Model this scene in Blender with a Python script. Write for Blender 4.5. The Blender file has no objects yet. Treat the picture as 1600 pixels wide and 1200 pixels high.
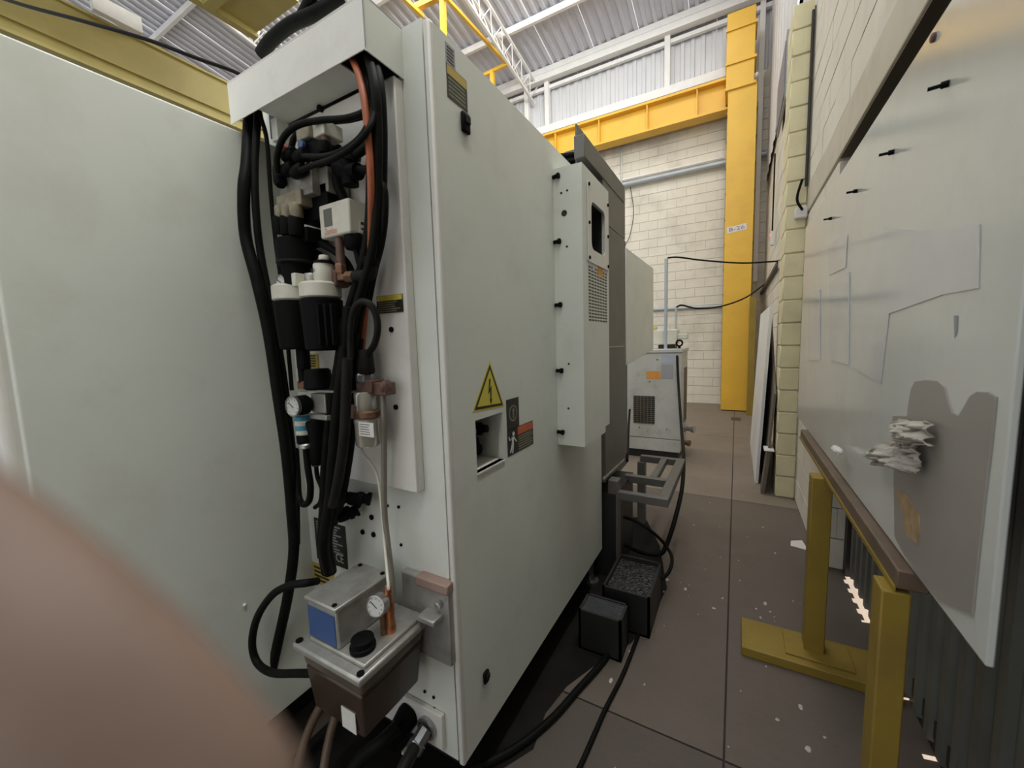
import bpy, math, random
import numpy as np
from mathutils import Vector, Matrix
random.seed(7)
C = bpy.context.scene.collection
scene = bpy.context.scene

# ------------------------------------------------------------------ camera (solved from the vanishing points)
H = 1.5
FP = 620.1226
R = np.array([[0.871, -0.024, 0.49], [0.49, 0.105, -0.865], [-0.031, 0.994, 0.103]])
c_ = np.array([800., 600.]); v1 = np.array([1151., 525.]) - c_; v2 = np.array([-302., 570.]) - c_
FP = math.sqrt(-(v1 @ v2))
def _d(v):
    a = np.array([v[0], -v[1], -FP]); return a / np.linalg.norm(a)
_Y = _d(v1); _X = -_d(v2); _X -= _Y * (_X @ _Y); _X /= np.linalg.norm(_X); _Z = np.cross(_X, _Y)
R = np.array([_X, _Y, _Z])
cam_d = bpy.data.cameras.new('camera'); cam = bpy.data.objects.new('camera', cam_d); C.objects.link(cam)
cam.matrix_world = Matrix([[*R[0], 0], [*R[1], 0], [*R[2], H], [0, 0, 0, 1]])
cam_d.sensor_fit = 'HORIZONTAL'; cam_d.sensor_width = 36.0; cam_d.lens = FP * 36 / 1600
cam_d.clip_start = 0.005; cam_d.clip_end = 200
cam_d.dof.use_dof = True; cam_d.dof.focus_distance = 2.6; cam_d.dof.aperture_fstop = 4.2
scene.camera = cam

# ------------------------------------------------------------------ world, lights, exposure
w = bpy.data.worlds.new('world'); scene.world = w; w.use_nodes = True
bg = w.node_tree.nodes['Background']; bg.inputs[0].default_value = (0.93, 0.97, 1.0, 1); bg.inputs[1].default_value = 0.95
def area(name, loc, size, power, color=(1, 1, 1), rot=(0, 0, 0)):
    l = bpy.data.lights.new(name, 'AREA'); l.shape = 'RECTANGLE'; l.size, l.size_y = size; l.energy = power; l.color = color
    o = bpy.data.objects.new(name, l); C.objects.link(o); o.location = loc; o.rotation_euler = rot
    return o
area('skylight_strip', (-4.0, 6.2, 8.5), (8.0, 1.6), 215, (1.0, 0.97, 0.91))
area('clerestory_light', (.44, .6, 7.4), (2.2, 7.0), 1080, (0.97, 1.0, 0.96), (0, math.radians(90), 0))
sun_d = bpy.data.lights.new('sun', 'SUN'); sun_d.energy = 26; sun_d.angle = .01; sun_d.color = (1, .96, .88)
sun = bpy.data.objects.new('sun', sun_d); C.objects.link(sun); sun.rotation_euler = Vector((-.8, -.18, -.62)).to_track_quat('-Z', 'Y').to_euler()
scene.view_settings.view_transform = 'Standard'; scene.view_settings.look = 'None'
scene.view_settings.exposure = 0.0; scene.view_settings.gamma = 1.0; scene.view_settings.use_curve_mapping = False

# ------------------------------------------------------------------ helpers
def P(px, py, ax, val):
    r = R @ np.array([px - 800, -(py - 600), -FP]); o = np.array([0, 0, H]); i = 'xyz'.index(ax)
    return Vector(o + (val - o[i]) / r[i] * r)
ORG = {}
def V(*a): return Vector(a)
class MB:
    def __init__(s): s.v = []; s.f = []
    def add(s, vs, fs):
        n = len(s.v); s.v += [Vector(v) for v in vs]; s.f += [[i + n for i in f] for f in fs]; return s
    def box(s, a, b):
        x0, x1 = sorted((a[0], b[0])); y0, y1 = sorted((a[1], b[1])); z0, z1 = sorted((a[2], b[2]))
        return s.add([(x0,y0,z0),(x1,y0,z0),(x1,y1,z0),(x0,y1,z0),(x0,y0,z1),(x1,y0,z1),(x1,y1,z1),(x0,y1,z1)],
                     [(0,3,2,1),(4,5,6,7),(0,1,5,4),(1,2,6,5),(2,3,7,6),(3,0,4,7)])
    def prism(s, poly, ext):
        n = len(poly); e = Vector(ext); p = [Vector(q) for q in poly]
        nrm = Vector((0, 0, 0))
        for i in range(n): nrm += p[i].cross(p[(i + 1) % n])
        if nrm.dot(e) > 0: p = p[::-1]
        return s.add(p + [q + e for q in p], [list(range(n)), list(range(2*n-1, n-1, -1))] + [(i, i+n, (i+1) % n + n, (i+1) % n) for i in range(n)])
    def bar(s, p0, p1, wd, ht, up=(0, 0, 1)):
        p0, p1 = Vector(p0), Vector(p1); d = (p1 - p0).normalized(); u = Vector(up)
        if abs(d.dot(u)) > .98: u = Vector((0, 1, 0))
        r = d.cross(u).normalized(); u = r.cross(d)
        q = [r*sx*wd/2 + u*sy*ht/2 for sx, sy in ((-1,-1),(1,-1),(1,1),(-1,1))]
        return s.prism([p0 + k for k in q], p1 - p0)
    def ring(s, c, d, r, n, ref=None):
        d = d.normalized(); a = Vector((0, 0, 1)) if abs(d.z) < .9 else Vector((1, 0, 0))
        u = d.cross(a).normalized(); w_ = d.cross(u)
        return [c + (u*math.cos(2*math.pi*i/n) + w_*math.sin(2*math.pi*i/n))*r for i in range(n)]
    def lathe(s, base, axis, prof, n=20):
        base = Vector(base); d = Vector(axis).normalized(); vs = []; fs = []
        for r, h in prof: vs += s.ring(base + d*h, d, max(r, 1e-5), n)
        m = len(prof)
        for j in range(m - 1):
            for i in range(n):
                k = (i + 1) % n; fs.append((j*n+i, j*n+k, (j+1)*n+k, (j+1)*n+i))
        fs.append(list(range(n-1, -1, -1))); fs.append([(m-1)*n+i for i in range(n)])
        fs = [f[::-1] for f in fs]
        return s.add(vs, fs)
    def cyl(s, p0, p1, r, n=16, r1=None):
        p0, p1 = Vector(p0), Vector(p1); return s.lathe(p0, p1 - p0, [(r, 0), (r1 or r, (p1 - p0).length)], n)
    def tube(s, pts, r, n=10, sub=6):
        p = [Vector(q) for q in pts]
        if len(p) > 2 and sub > 1:
            q = [2*p[0]-p[1]] + p + [2*p[-1]-p[-2]]; o = []
            for i in range(1, len(q)-2):
                for k in range(sub):
                    t = k/sub; a, b, c, d = q[i-1], q[i], q[i+1], q[i+2]
                    o.append(0.5*((2*b) + (c-a)*t + (2*a-5*b+4*c-d)*t*t + (3*b-a-3*c+d)*t**3))
            p = o + [p[-1]]
        vs = []; fs = []; u = None
        for i, c in enumerate(p):
            d = (p[min(i+1, len(p)-1)] - p[max(i-1, 0)]).normalized()
            if u is None: u = d.cross(Vector((0.3, 0.5, 0.81))).normalized()
            u = (u - d*u.dot(d)).normalized(); w_ = d.cross(u)
            rr = r[min(len(r)-1, int(i/len(p)*len(r)))] if isinstance(r, (list, tuple)) else r
            vs += [c + (u*math.cos(2*math.pi*k/n) + w_*math.sin(2*math.pi*k/n))*rr for k in range(n)]
        for j in range(len(p)-1):
            for i in range(n):
                k = (i+1) % n; fs.append((j*n+i, j*n+k, (j+1)*n+k, (j+1)*n+i))
        fs.append(list(range(n-1, -1, -1))); fs.append([(len(p)-1)*n+i for i in range(n)])
        return s.add(vs, fs)
    def build(s, name, mat, parent=None, bevel=0, smooth=False, kind=None, label=None, cat=None, group=None, seg=2):
        lo = Vector([min(v[i] for v in s.v) for i in range(3)]); hi = Vector([max(v[i] for v in s.v) for i in range(3)])
        org = Vector(((lo.x+hi.x)/2, (lo.y+hi.y)/2, lo.z))
        me = bpy.data.meshes.new(name); me.from_pydata([v - org for v in s.v], [], s.f); me.materials.append(mat)
        if smooth:
            for p in me.polygons: p.use_smooth = True
            me.set_sharp_from_angle(angle=math.radians(40))
        o = bpy.data.objects.new(name, me); C.objects.link(o); ORG[o] = org
        if parent: o.parent = parent; o.location = org - ORG[parent]
        else: o.location = org
        if bevel:
            b = o.modifiers.new('bevel', 'BEVEL'); b.width = bevel; b.segments = seg; b.limit_method = 'ANGLE'; b.angle_limit = math.radians(40)
            if not smooth:
                for p in me.polygons: p.use_smooth = True
                me.set_sharp_from_angle(angle=math.radians(40))
        if kind: o['kind'] = kind
        if label: o['label'] = label
        if cat: o['category'] = cat
        if group: o['group'] = group
        return o
def thing(name, label, cat, loc, group=None, kind=None):
    o = bpy.data.objects.new(name, None); o.empty_display_size = .05; C.objects.link(o); o.location = loc; ORG[o] = Vector(loc)
    if kind: o['kind'] = kind
    else: o['label'] = label; o['category'] = cat
    if group: o['group'] = group
    return o
def inst(src, name, parent, world, scale=None):
    o = src.copy(); C.objects.link(o); o.name = name; o.parent = parent; o.location = Vector(world) - (ORG[parent] if parent else Vector((0, 0, 0)))
    if scale: o.scale = scale
    ORG[o] = Vector(world); return o
_cnt = {}
def mat(name, col, rough=.5, metal=0, var=.06, scale=6, bump=0, bscale=60, dirt=None, dscale=3, damt=.5, alpha=1, trans=0, spec=.5, coat=0):
    m = bpy.data.materials.new(name); m.use_nodes = True; nt = m.node_tree; b = nt.nodes['Principled BSDF']
    b.inputs['Roughness'].default_value = rough; b.inputs['Metallic'].default_value = metal
    b.inputs['Specular IOR Level'].default_value = spec
    if trans: b.inputs['Transmission Weight'].default_value = trans
    if coat: b.inputs['Coat Weight'].default_value = coat
    if alpha < 1: b.inputs['Alpha'].default_value = alpha
    tc = nt.nodes.new('ShaderNodeNewGeometry')
    n = nt.nodes.new('ShaderNodeTexNoise'); n.inputs['Scale'].default_value = scale; n.inputs['Detail'].default_value = 6
    nt.links.new(tc.outputs['Position'], n.inputs['Vector'])
    r = nt.nodes.new('ShaderNodeValToRGB'); r.color_ramp.elements[0].position = .3; r.color_ramp.elements[1].position = .7
    r.color_ramp.elements[0].color = (*[max(0, c*(1-var)) for c in col], 1); r.color_ramp.elements[1].color = (*[min(1, c*(1+var)) for c in col], 1)
    nt.links.new(n.outputs['Fac'], r.inputs[0]); out = r.outputs[0]
    if dirt:
        n2 = nt.nodes.new('ShaderNodeTexNoise'); n2.inputs['Scale'].default_value = dscale; n2.inputs['Detail'].default_value = 8; n2.inputs['Roughness'].default_value = .65
        nt.links.new(tc.outputs['Position'], n2.inputs['Vector'])
        r2 = nt.nodes.new('ShaderNodeValToRGB'); r2.color_ramp.elements[0].position = .5; r2.color_ramp.elements[1].position = .78
        r2.color_ramp.elements[0].color = (0, 0, 0, 1); r2.color_ramp.elements[1].color = (damt, damt, damt, 1)
        nt.links.new(n2.outputs['Fac'], r2.inputs[0])
        mx = nt.nodes.new('ShaderNodeMix'); mx.data_type = 'RGBA'; nt.links.new(r2.outputs[0], mx.inputs['Factor'])
        nt.links.new(out, mx.inputs['A']); mx.inputs['B'].default_value = (*dirt, 1); out = mx.outputs['Result']
    nt.links.new(out, b.inputs['Base Color'])
    if bump:
        n3 = nt.nodes.new('ShaderNodeTexNoise'); n3.inputs['Scale'].default_value = bscale; n3.inputs['Detail'].default_value = 4
        nt.links.new(tc.outputs['Position'], n3.inputs['Vector'])
        bp = nt.nodes.new('ShaderNodeBump'); bp.inputs['Strength'].default_value = bump; bp.inputs['Distance'].default_value = .01
        nt.links.new(n3.outputs['Fac'], bp.inputs['Height']); nt.links.new(bp.outputs[0], b.inputs['Normal'])
    return m
def emis(name, col, st):
    m = bpy.data.materials.new(name); m.use_nodes = True; b = m.node_tree.nodes['Principled BSDF']
    b.inputs['Base Color'].default_value = (*col, 1); b.inputs['Emission Color'].default_value = (*col, 1); b.inputs['Emission Strength'].default_value = st
    return m
M = dict(
    paint=mat('machine_paint', (.685, .705, .65), .45, var=.03, scale=3, bump=.04, bscale=400, dirt=(.40, .37, .30), dscale=5, damt=.25),
    paint2=mat('cover_paint', (.72, .705, .66), .4, var=.03, dirt=(.35, .31, .25), dscale=6, damt=.3),
    dark=mat('charcoal_paint', (.115, .11, .10), .45, var=.1, dirt=(.2, .18, .15), dscale=7, damt=.3),
    body=mat('black_base', (.012, .012, .012), .5, var=.2),
    rubber=mat('black_rubber', (.0075, .0075, .0068), .5, spec=.08, var=.25, scale=20),
    rubber2=mat('dull_rubber', (.015, .0145, .013), .5, spec=.12, var=.25, scale=20),
    plastic=mat('black_plastic', (.006, .006, .0062), .5, spec=.06, var=.2),
    orange=mat('orange_hose', (.36, .09, .03), .5, var=.2, scale=15),
    redtube=mat('red_tube', (.25, .03, .03), .4),
    brass=mat('grimy_brass', (.20, .11, .065), .5, .5, var=.25, scale=40),
    brown=mat('brown_casting', (.13, .07, .055), .55, .1, var=.25, scale=50),
    copper=mat('copper_fitting', (.5, .2, .09), .35, .8, var=.25, scale=40),
    alu=mat('cast_aluminium', (.42, .41, .38), .42, .55, var=.12, scale=25, dirt=(.12, .10, .08), dscale=12, damt=.5),
    grimy=mat('grimy_aluminium', (.30, .29, .26), .5, .45, var=.3, scale=30, dirt=(.03, .028, .025), dscale=22, damt=.85),
    steel=mat('steel', (.42, .42, .42), .3, .9, var=.15, scale=30),
    offwhite=mat('offwhite_plastic', (.66, .64, .55), .45, var=.05, dirt=(.35, .3, .22), dscale=20, damt=.3),
    clear=mat('cloudy_plastic', (.55, .52, .44), .25, var=.08, trans=.5),
    oilplastic=mat('oily_plastic', (.16, .125, .095), .22, var=.35, scale=7, trans=.35),
    glass=mat('gauge_glass', (.9, .9, .9), .08, trans=1.0),
    dial=mat('dial_face', (.6, .6, .57), .5),
    blue=mat('blue_label', (.035, .085, .24), .35, var=.04),
    cyan=mat('cyan_band', (.06, .30, .42), .4),
    yellowp=mat('sign_yellow', (.62, .53, .06), .45, var=.03),
    goldp=mat('sign_gold', (.5, .36, .07), .45, var=.05),
    orangep=mat('sign_orange', (.72, .30, .06), .45),
    redp=mat('sign_red', (.55, .10, .05), .45),
    ink=mat('ink_black', (.014, .012, .010), .4),
    inkline=mat('ink_olive', (.20, .19, .12), .5, var=.2, scale=80),
    inkgrey=mat('ink_grey', (.35, .35, .33), .5),
    pinkink=mat('ink_magenta', (.30, .12, .22), .5),
    reddish=mat('ink_red', (.62, .18, .14), .5),
    paper=mat('paper_white', (.72, .70, .66), .6),
    greylab=mat('label_grey', (.33, .34, .36), .5),
    yellow=mat('crane_yellow', (.80, .47, .045), .42, var=.06, scale=2, dirt=(.45, .26, .06), dscale=1.6, damt=.3),
    yellowo=mat('olive_yellow', (.40, .335, .11), .5, var=.06, scale=2, dirt=(.35, .24, .08), dscale=3, damt=.4),
    yellowd=mat('stand_yellow', (.29, .195, .025), .5, var=.12, scale=4, dirt=(.2, .11, .04), dscale=6, damt=.5),
    stop=mat('stand_rail_brown', (.13, .088, .06), .4, var=.2, scale=8),
    block=mat('cream_block', (.74, .69, .59), .75, var=.05, scale=3, bump=.25, bscale=90, dirt=(.36, .32, .26), dscale=.9, damt=.7),
    blocky=mat('yellow_block', (.76, .69, .44), .75, var=.06, scale=4, bump=.25, bscale=90, dirt=(.45, .38, .22), dscale=3, damt=.4),
    mortar=mat('cream_joint', (.62, .57, .47), .85, var=.08, scale=4),
    lintel=mat('cream_lintel', (.60, .55, .44), .7, var=.06, scale=3, dirt=(.4, .34, .26), dscale=5, damt=.4),
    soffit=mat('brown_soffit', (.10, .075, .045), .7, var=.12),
    floor=mat('dark_concrete', (.098, .076, .063), .6, var=.18, scale=1.3, bump=.15, bscale=35, dirt=(.06, .047, .04), dscale=1.3, damt=.75),
    floor2=mat('mid_concrete', (.135, .107, .086), .6, var=.18, scale=1.3, bump=.15, bscale=35, dirt=(.05, .04, .034), dscale=1.3, damt=.75),
    floor3=mat('pale_concrete', (.215, .175, .135), .6, var=.14, scale=1.3, bump=.12, bscale=35, dirt=(.10, .08, .065), dscale=1.3, damt=.6),
    joint=mat('floor_joint', (.05, .04, .035), .9),
    splat=mat('white_paint_spot', (.5, .48, .45), .7, var=.15, scale=60),
    roof=mat('roof_sheet', (.60, .60, .66), .5, .15, var=.05, scale=2),
    clad=mat('wall_sheet', (.66, .66, .68), .5, .1, var=.05, scale=2),
    white=mat('white_steel', (.82, .80, .78), .5, var=.04),
    pipe=mat('grey_pipe', (.42, .46, .50), .4, .2, var=.08),
    board=mat('white_board', (.63, .645, .60), .16, var=.03, scale=2, dirt=(.42, .42, .40), dscale=4, damt=.35, spec=.6),
    film=mat('grey_film', (.33, .305, .27), .3, var=.06, scale=5),
    film2=mat('pale_film', (.60, .61, .60), .12, var=.04, scale=5),
    rag=mat('white_rag', (.46, .42, .36), .85, var=.15, scale=25, dirt=(.10, .08, .07), dscale=14, damt=.9),
    stain=mat('ochre_stain', (.42, .29, .16), .6, var=.25, scale=30),
    door=mat('green_grey_sheet', (.16, .16, .14), .5, .2, var=.15, scale=5),
    gate=mat('dark_brown_steel', (.035, .028, .025), .55, var=.2),
    chill=mat('chiller_paint', (.50, .50, .46), .45, var=.06, scale=5, dirt=(.25, .2, .14), dscale=7, damt=.5),
    chips=mat('wet_chips', (.045, .042, .04), .2, .3, var=.6, scale=60, bump=1.0, bscale=70),
    oil=mat('oil_film', (.05, .052, .058), .07, var=.2, scale=20, bump=.5, bscale=45),
    wood=mat('grey_board', (.16, .13, .10), .8, var=.2, scale=6),
    tan=mat('tan_metal', (.27, .24, .17), .55, .2, var=.25, scale=40, dirt=(.08, .07, .05), dscale=30, damt=.6),
    shadowoil=mat('floor_shadow_and_oil', (.012, .010, .009), .8, spec=.15, var=.3, scale=8),  # near-black: machine shadow put into the colour, along with oily dirt
    sleeve=mat('light_pipe_grey', (.20, .18, .15), .45, var=.15),
    skin=mat('skin', (.30, .20, .155), .5, var=.12, scale=60, bump=.1, bscale=900),
    nail=mat('nail', (.55, .36, .30), .3),
    lamp=emis('lamp_glow', (.85, .92, 1.0), 14), glow=emis('window_glow', (.8, .9, 1.0), 5), red_led=emis('red_led', (1, .15, .08), 1.2),
)
def text(s, org, right, up, size, m, parent=None, name='lettering', shear=0, wscale=None, dep=.0006):
    cu = bpy.data.curves.new('t', 'FONT'); cu.body = s; cu.size = 1; cu.align_x = 'CENTER'; cu.align_y = 'CENTER'; cu.extrude = .0; cu.shear = shear; cu.resolution_u = 2
    to = bpy.data.objects.new('t', cu); C.objects.link(to); bpy.context.view_layer.update()
    me = to.evaluated_get(bpy.context.evaluated_depsgraph_get()).to_mesh()
    vs = [v.co.copy() for v in me.vertices]; fs = [list(p.vertices) for p in me.polygons]
    bpy.data.objects.remove(to); bpy.data.curves.remove(cu)
    right = Vector(right).normalized(); up = Vector(up).normalized(); nrm = right.cross(up)
    wd = max(v.x for v in vs) - min(v.x for v in vs); sx = size if not wscale else wscale / wd
    b = MB(); b.add([Vector(org) + right*v.x*sx + up*v.y*size + nrm*dep for v in vs], fs)
    return b.build(name, m, parent)
def plate(org, right, up, wd, ht, th=.0012):
    right = Vector(right).normalized(); up = Vector(up).normalized(); n = right.cross(up); o = Vector(org)
    q = [o + right*sx*wd/2 + up*sy*ht/2 for sx, sy in ((-1,-1),(1,-1),(1,1),(-1,1))]
    return MB().prism(q, n*th)
def struct(name): return thing(name, None, None, (0, 0, 0), kind='structure')

# ================================================================== SETTING
# ---- floor of cast slabs with open joints
MB().box((.76, -8, -.14), (14, 14, -.02)).build('ground', M['paper'], None, kind='structure')
fl = MB().box((-26, -5, -.12), (3, 10.1, -.012)).build('floor', M['joint'], kind='structure')
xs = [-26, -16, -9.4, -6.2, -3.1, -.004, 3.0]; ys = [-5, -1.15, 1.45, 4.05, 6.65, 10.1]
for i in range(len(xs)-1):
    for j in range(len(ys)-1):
        g = .004; fm = M['floor' if ys[j] < 1.4 else 'floor2' if ys[j] < 4 else 'floor3']  # slab tone steps from dark to pale with distance
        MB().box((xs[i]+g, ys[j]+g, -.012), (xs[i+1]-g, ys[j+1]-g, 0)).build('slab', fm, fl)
spots = MB()
for k in range(70):
    x, y = random.uniform(-.45, .35), random.choice([random.uniform(.9, 2.6), random.uniform(1, 5)]); r = random.choice([.003, .004, .006, .010])
    n = 7; a0 = random.random()*6; st = random.uniform(.6, 2.2)
    spots.prism([(x + r*math.cos(a0+2*math.pi*i/n)*random.uniform(.6, 1.2), y + r*st*math.sin(a0+2*math.pi*i/n)*random.uniform(.6, 1.2), .0003) for i in range(n)], (0, 0, .0006))
MB().prism([(-1.4, .3, .0002), (-.86, .75, .0002), (-.72, 1.0, .0002), (-.62, 1.17, .0002), (-.64, 1.32, .0002), (-.61, 1.48, .0002), (-.53, 1.66, .0002), (-.42, 1.86, .0002), (-.36, 2.1, .0002), (-.33, 2.4, .0002), (-.45, 2.9, .0002), (-.62, 3.3, .0002), (-1.4, 3.3, .0002)], (0, 0, .0004)).build('shadow_oil_patch', M['shadowoil'], fl)  # black sheet painting in the machine's floor shadow, with some oily dirt
spots.build('paint_spot', M['splat'], fl, kind='stuff')

# ---- block walls
BL, BH = .40, .20
def block_src(name, m, L=BL, Hh=BH, D=.05, ax='x'):
    g = .004; gv = .002
    b = MB()
    if ax == 'x': b.box((-L/2+gv, 0, g), (L/2-gv, D, Hh-g))
    else: b.box((0, -L/2+gv, g), (D, L/2-gv, Hh-g))
    me_o = b.build(name, m, None, bevel=.006, seg=1); me_o.modifiers.clear()
    return me_o
def lay(parent, src, ax, face, u0, u1, z0, z1, sgn=1, L=BL, name='block'):
    # src: mesh object with origin at base centre; courses in running bond, pieces cut at the ends by scaling
    k = 0; z = z0
    while z < z1 - .05:
        h = min(BH, z1 - z); u = u0 - (L/2 if k % 2 else 0)
        while u < u1 - .02:
            a, b = max(u, u0), min(u + L, u1)
            if b - a > .03:
                s = (b - a) / L; d = random.uniform(-.0015, .0015); c = (a + b)/2
                if ax == 'x': inst(src, name, parent, (c, face + .025 + d, z + .005*h/BH), (s, 1, h/BH))
                else: inst(src, name, parent, (face + sgn*.025 + d, c, z + .005*h/BH), (1, s, h/BH))
            u += L
        z += BH; k += 1
WY = 9.9
wf = MB().box((-26, WY+.018, 0), (.9, WY+.22, 6.8)).box((-26, WY+.0, 0), (-2.84, WY+.03, 6.8)).build('wall_far', M['mortar'], kind='structure')
wf.data.materials.clear(); wf.data.materials.append(M['mortar'])
sx_ = block_src('block', M['block']); sx_.parent = wf; sx_.location = Vector((-3.04, WY+.025, 0.005)) - ORG[wf]
lay(wf, sx_, 'x', WY, -2.84, .47, 0, 6.4)
# right wall beyond the pilaster, near wall, jamb, pilaster
XR = .47
wr = MB().box((XR+.018, 4.6, 0), (XR+.25, WY+.02, 6.7)).build('wall_right', M['mortar'], kind='structure')
sy_ = block_src('block', M['block'], ax='y'); sy_.parent = wr; sy_.location = Vector((XR+.025, 9.9-.2, 6.5)) - ORG[wr]
lay(wr, sy_, 'y', XR, 4.7, 9.87, 0, 4.2)
XN = .50
LB = P(1454, 0, 'x', .5).z
wn = MB().box((XN+.018, 3.12, 0), (XN+.25, 4.62, 6.7)).box((XN+.018, -3, 2.52), (XN+.25, 3.12, 6.7)).box((XN+.018, -5, 6.7), (XN+.25, 4.62, 10.2)).box((XN+.018, -5, 0), (XN+.25, -3, 6.7)).build('wall_near', M['mortar'], kind='structure')
sn_ = block_src('block', M['block'], ax='y'); sn_.parent = wn; sn_.location = Vector((XN+.025, 4.1, 6.4)) - ORG[wn]
lay(wn, sn_, 'y', XN, 3.1, 4.34, 0, 2.5)
lay(wn, sn_, 'y', XN, .9, 4.34, 2.74, 5.2)
sj_ = block_src('block', M['block'], L=.16); sj_.parent = wn; sj_.location = Vector((XN+.08, 3.1, 2.3)) - ORG[wn]
lay(wn, sj_, 'x', 3.085, XN, XN+.16, 0, 2.3, L=.16)
MB().box((XN-.006, -3, LB), (XN+.25, 4.30, 2.735)).build('lintel', M['lintel'], wn, bevel=.006)
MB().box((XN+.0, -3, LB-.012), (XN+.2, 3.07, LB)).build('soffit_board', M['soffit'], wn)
pil = MB().box((.352, 4.312, 0), (XN+.02, 4.69, 4.12)).build('pilaster', M['mortar'], wn)
ps_ = block_src('block', M['blocky'], L=.145, D=.04); pn = 0
z = 0
while z < 4.05:
    b = MB().box((.345, 4.297+random.uniform(-.003, .003), z+.005), (.492, 4.70, z+.195)); b.build('block', M['blocky'], pil, bevel=.006, seg=1); z += .2
bpy.data.objects.remove(ps_)
# high window above the pilaster
wi = MB().box((.40, 4.33, 4.22), (.50, 4.6, 4.9)).build('window_1', M['glow'], kind='structure')
MB().box((.385, 4.30, 4.14), (.51, 4.62, 4.22)).box((.385, 4.30, 4.14), (.41, 4.33, 4.9)).build('window_frame', M['white'], wi)

# corrugated roller/sheet door in the right-hand opening, with daylight under it
dr = thing('door_1', None, None, (.66, 1, 0), kind='structure')
def corr(u0, u1, pitch, dep, fn, ext, m, name, parent, top=.35):
    # trapezoid corrugation along u; fn(u, d) -> base point, ext -> extrusion vector
    pts = []; u = u0
    while u < u1 - 1e-6:
        for a, d in ((0, 0), (pitch*.5, 0), (pitch*.58, dep), (pitch*.92, dep)):
            if u + a <= u1 + 1e-6: pts.append((u + a, d))
        u += pitch
    pts.append((u1, 0)); b = MB(); n = len(pts); e = Vector(ext)
    vs = [Vector(fn(u, d)) for u, d in pts]
    b.add(vs + [v + e for v in vs], [(i, i+1, i+1+n, i+n) for i in range(n-1)])
    o = b.build(name, m, parent); s = o.modifiers.new('thick', 'SOLIDIFY'); s.thickness = .002
    return o
for k in range(7):
    y0 = 3.08 - .7*(k+1)
    corr(y0, y0+.71, .10, .022, lambda u, d: (.655-d, u, .035 if k % 2 else .028), (0, 0, 2.46), M['door'], 'door_sheet', dr)
MB().box((.645, -1.8, .05), (.668, 3.08, .12)).build('door_rail', M['gate'], dr)
th = MB()
for a_, b2_ in ((-1.8, 1.79), (1.812, 2.06), (2.075, 2.56)): th.box((.648, a_, 0), (.662, b2_, .05))
th.build('threshold', M['gate'], dr)
MB().box((.62, 3.02, .0), (.66, 3.08, 2.5)).build('door_guide', M['gate'], dr)

# ---- roof: sheets, purlins, trusses, eave gutter
def rz(y): return 8.12 + (9.9 - y)*.17
ce = struct('ceiling')
sheet = None
for k in range(27):
    x0 = -26 + k
    if sheet is None:
        sheet = corr(0, .995, .199, .035, lambda u, d: (x0+u, 10.25, rz(10.25)-d), (0, -13.25, 13.25*.17), M['roof'], 'roof_sheet', ce)
    else: inst(sheet, 'roof_sheet', ce, ORG[sheet] + Vector((k*1.0, 0, 0)))
for y in (8.3, 6.55, 4.8, 3.05, 1.3, -.5):
    MB().box((-26, y-.035, rz(y)-.18), (.6, y+.035, rz(y)-.05)).build('purlin', M['white'], ce)
def truss(x, name='roof_truss', lab=''):
    t = thing(name, lab, 'truss', (x, 9.6, rz(9.6)-.7))
    a, b = 9.75, -2.5
    for dx in (-.11, .11):
        MB().bar((x+dx, a, rz(a)-.24), (x+dx, b, rz(b)-.24), .05, .05).build('chord', M['white'], t)
    MB().bar((x, a, rz(a)-.62), (x, b, rz(b)-.62), .05, .05).build('chord', M['white'], t)
    wb = MB(); y = a; k = 0
    while y > b+.3:
        for dx in (-.11, .11):
            p = (x+dx, y, rz(y)-.24); q = (x, y-.22, rz(y-.22)-.62); r_ = (x+dx, y-.44, rz(y-.44)-.24)
            wb.bar(p, q, .018, .018); wb.bar(q, r_, .018, .018)
        y -= .44
    wb.build('web_bar', M['white'], t, kind='stuff')
    return t
truss(-4.62, lab='white lattice roof truss meeting the far wall above the cabinet corner')
truss(-9.45, lab='white lattice roof truss over the yellow crane girder at upper left')
ev = MB().box((-26, 9.55, 7.88), (.6, 9.72, 8.02)).box((-26, 9.55, 8.025), (.6, 9.57, 8.15)).build('trim_1', M['white'], kind='structure')
MB().box((-26, 9.72, 7.74), (.6, 9.80, 7.82)).build('trim_2', M['white'], kind='structure')
cl = struct('wall_far_cladding')
sheet = None
for k in range(14):
    x0 = -.5 - k
    if sheet is None:
        sheet = corr(0, .995, .2, .03, lambda u, d: (x0+u, 9.88-d, 6.7), (0, 0, 1.5), M['clad'], 'cladding_sheet', cl)
    else: inst(sheet, 'cladding_sheet', cl, ORG[sheet] + Vector((-k*1.0, 0, 0)))
corr(0, 5.2, .5, .012, lambda u, d: (.455-d, 4.7+u, 4.6), (0, 0, 4.2), M['clad'], 'cladding_sheet', cl)
MB().box((-26, 9.60, 6.62), (-.30, 9.9, 6.84)).build('trim_3', M['white'], kind='structure')
def wallpost(px, py, lab, zb=6.84, w_=.11):
    p = P(px, py, 'y', 9.7); return MB().box((p.x-w_/2, 9.66, zb), (p.x+w_/2, 9.78, 7.9)).build('wall_post', M['white'], None, label=lab, cat='post')
wallpost(823, 150, 'white steel post on the far ledge directly under the roof truss')
wallpost(855, 160, 'white steel post on the far ledge just right of the truss post')
wallpost(1043, 80, 'white steel post on the far ledge between truss and yellow column')
cp = MB().box((.25, 9.70, 2.6), (.34, 9.79, 7.9)).build('down_pipe', M['white'], None, label='tall square white down pipe in the far corner right of yellow column', cat='pipe')

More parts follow.
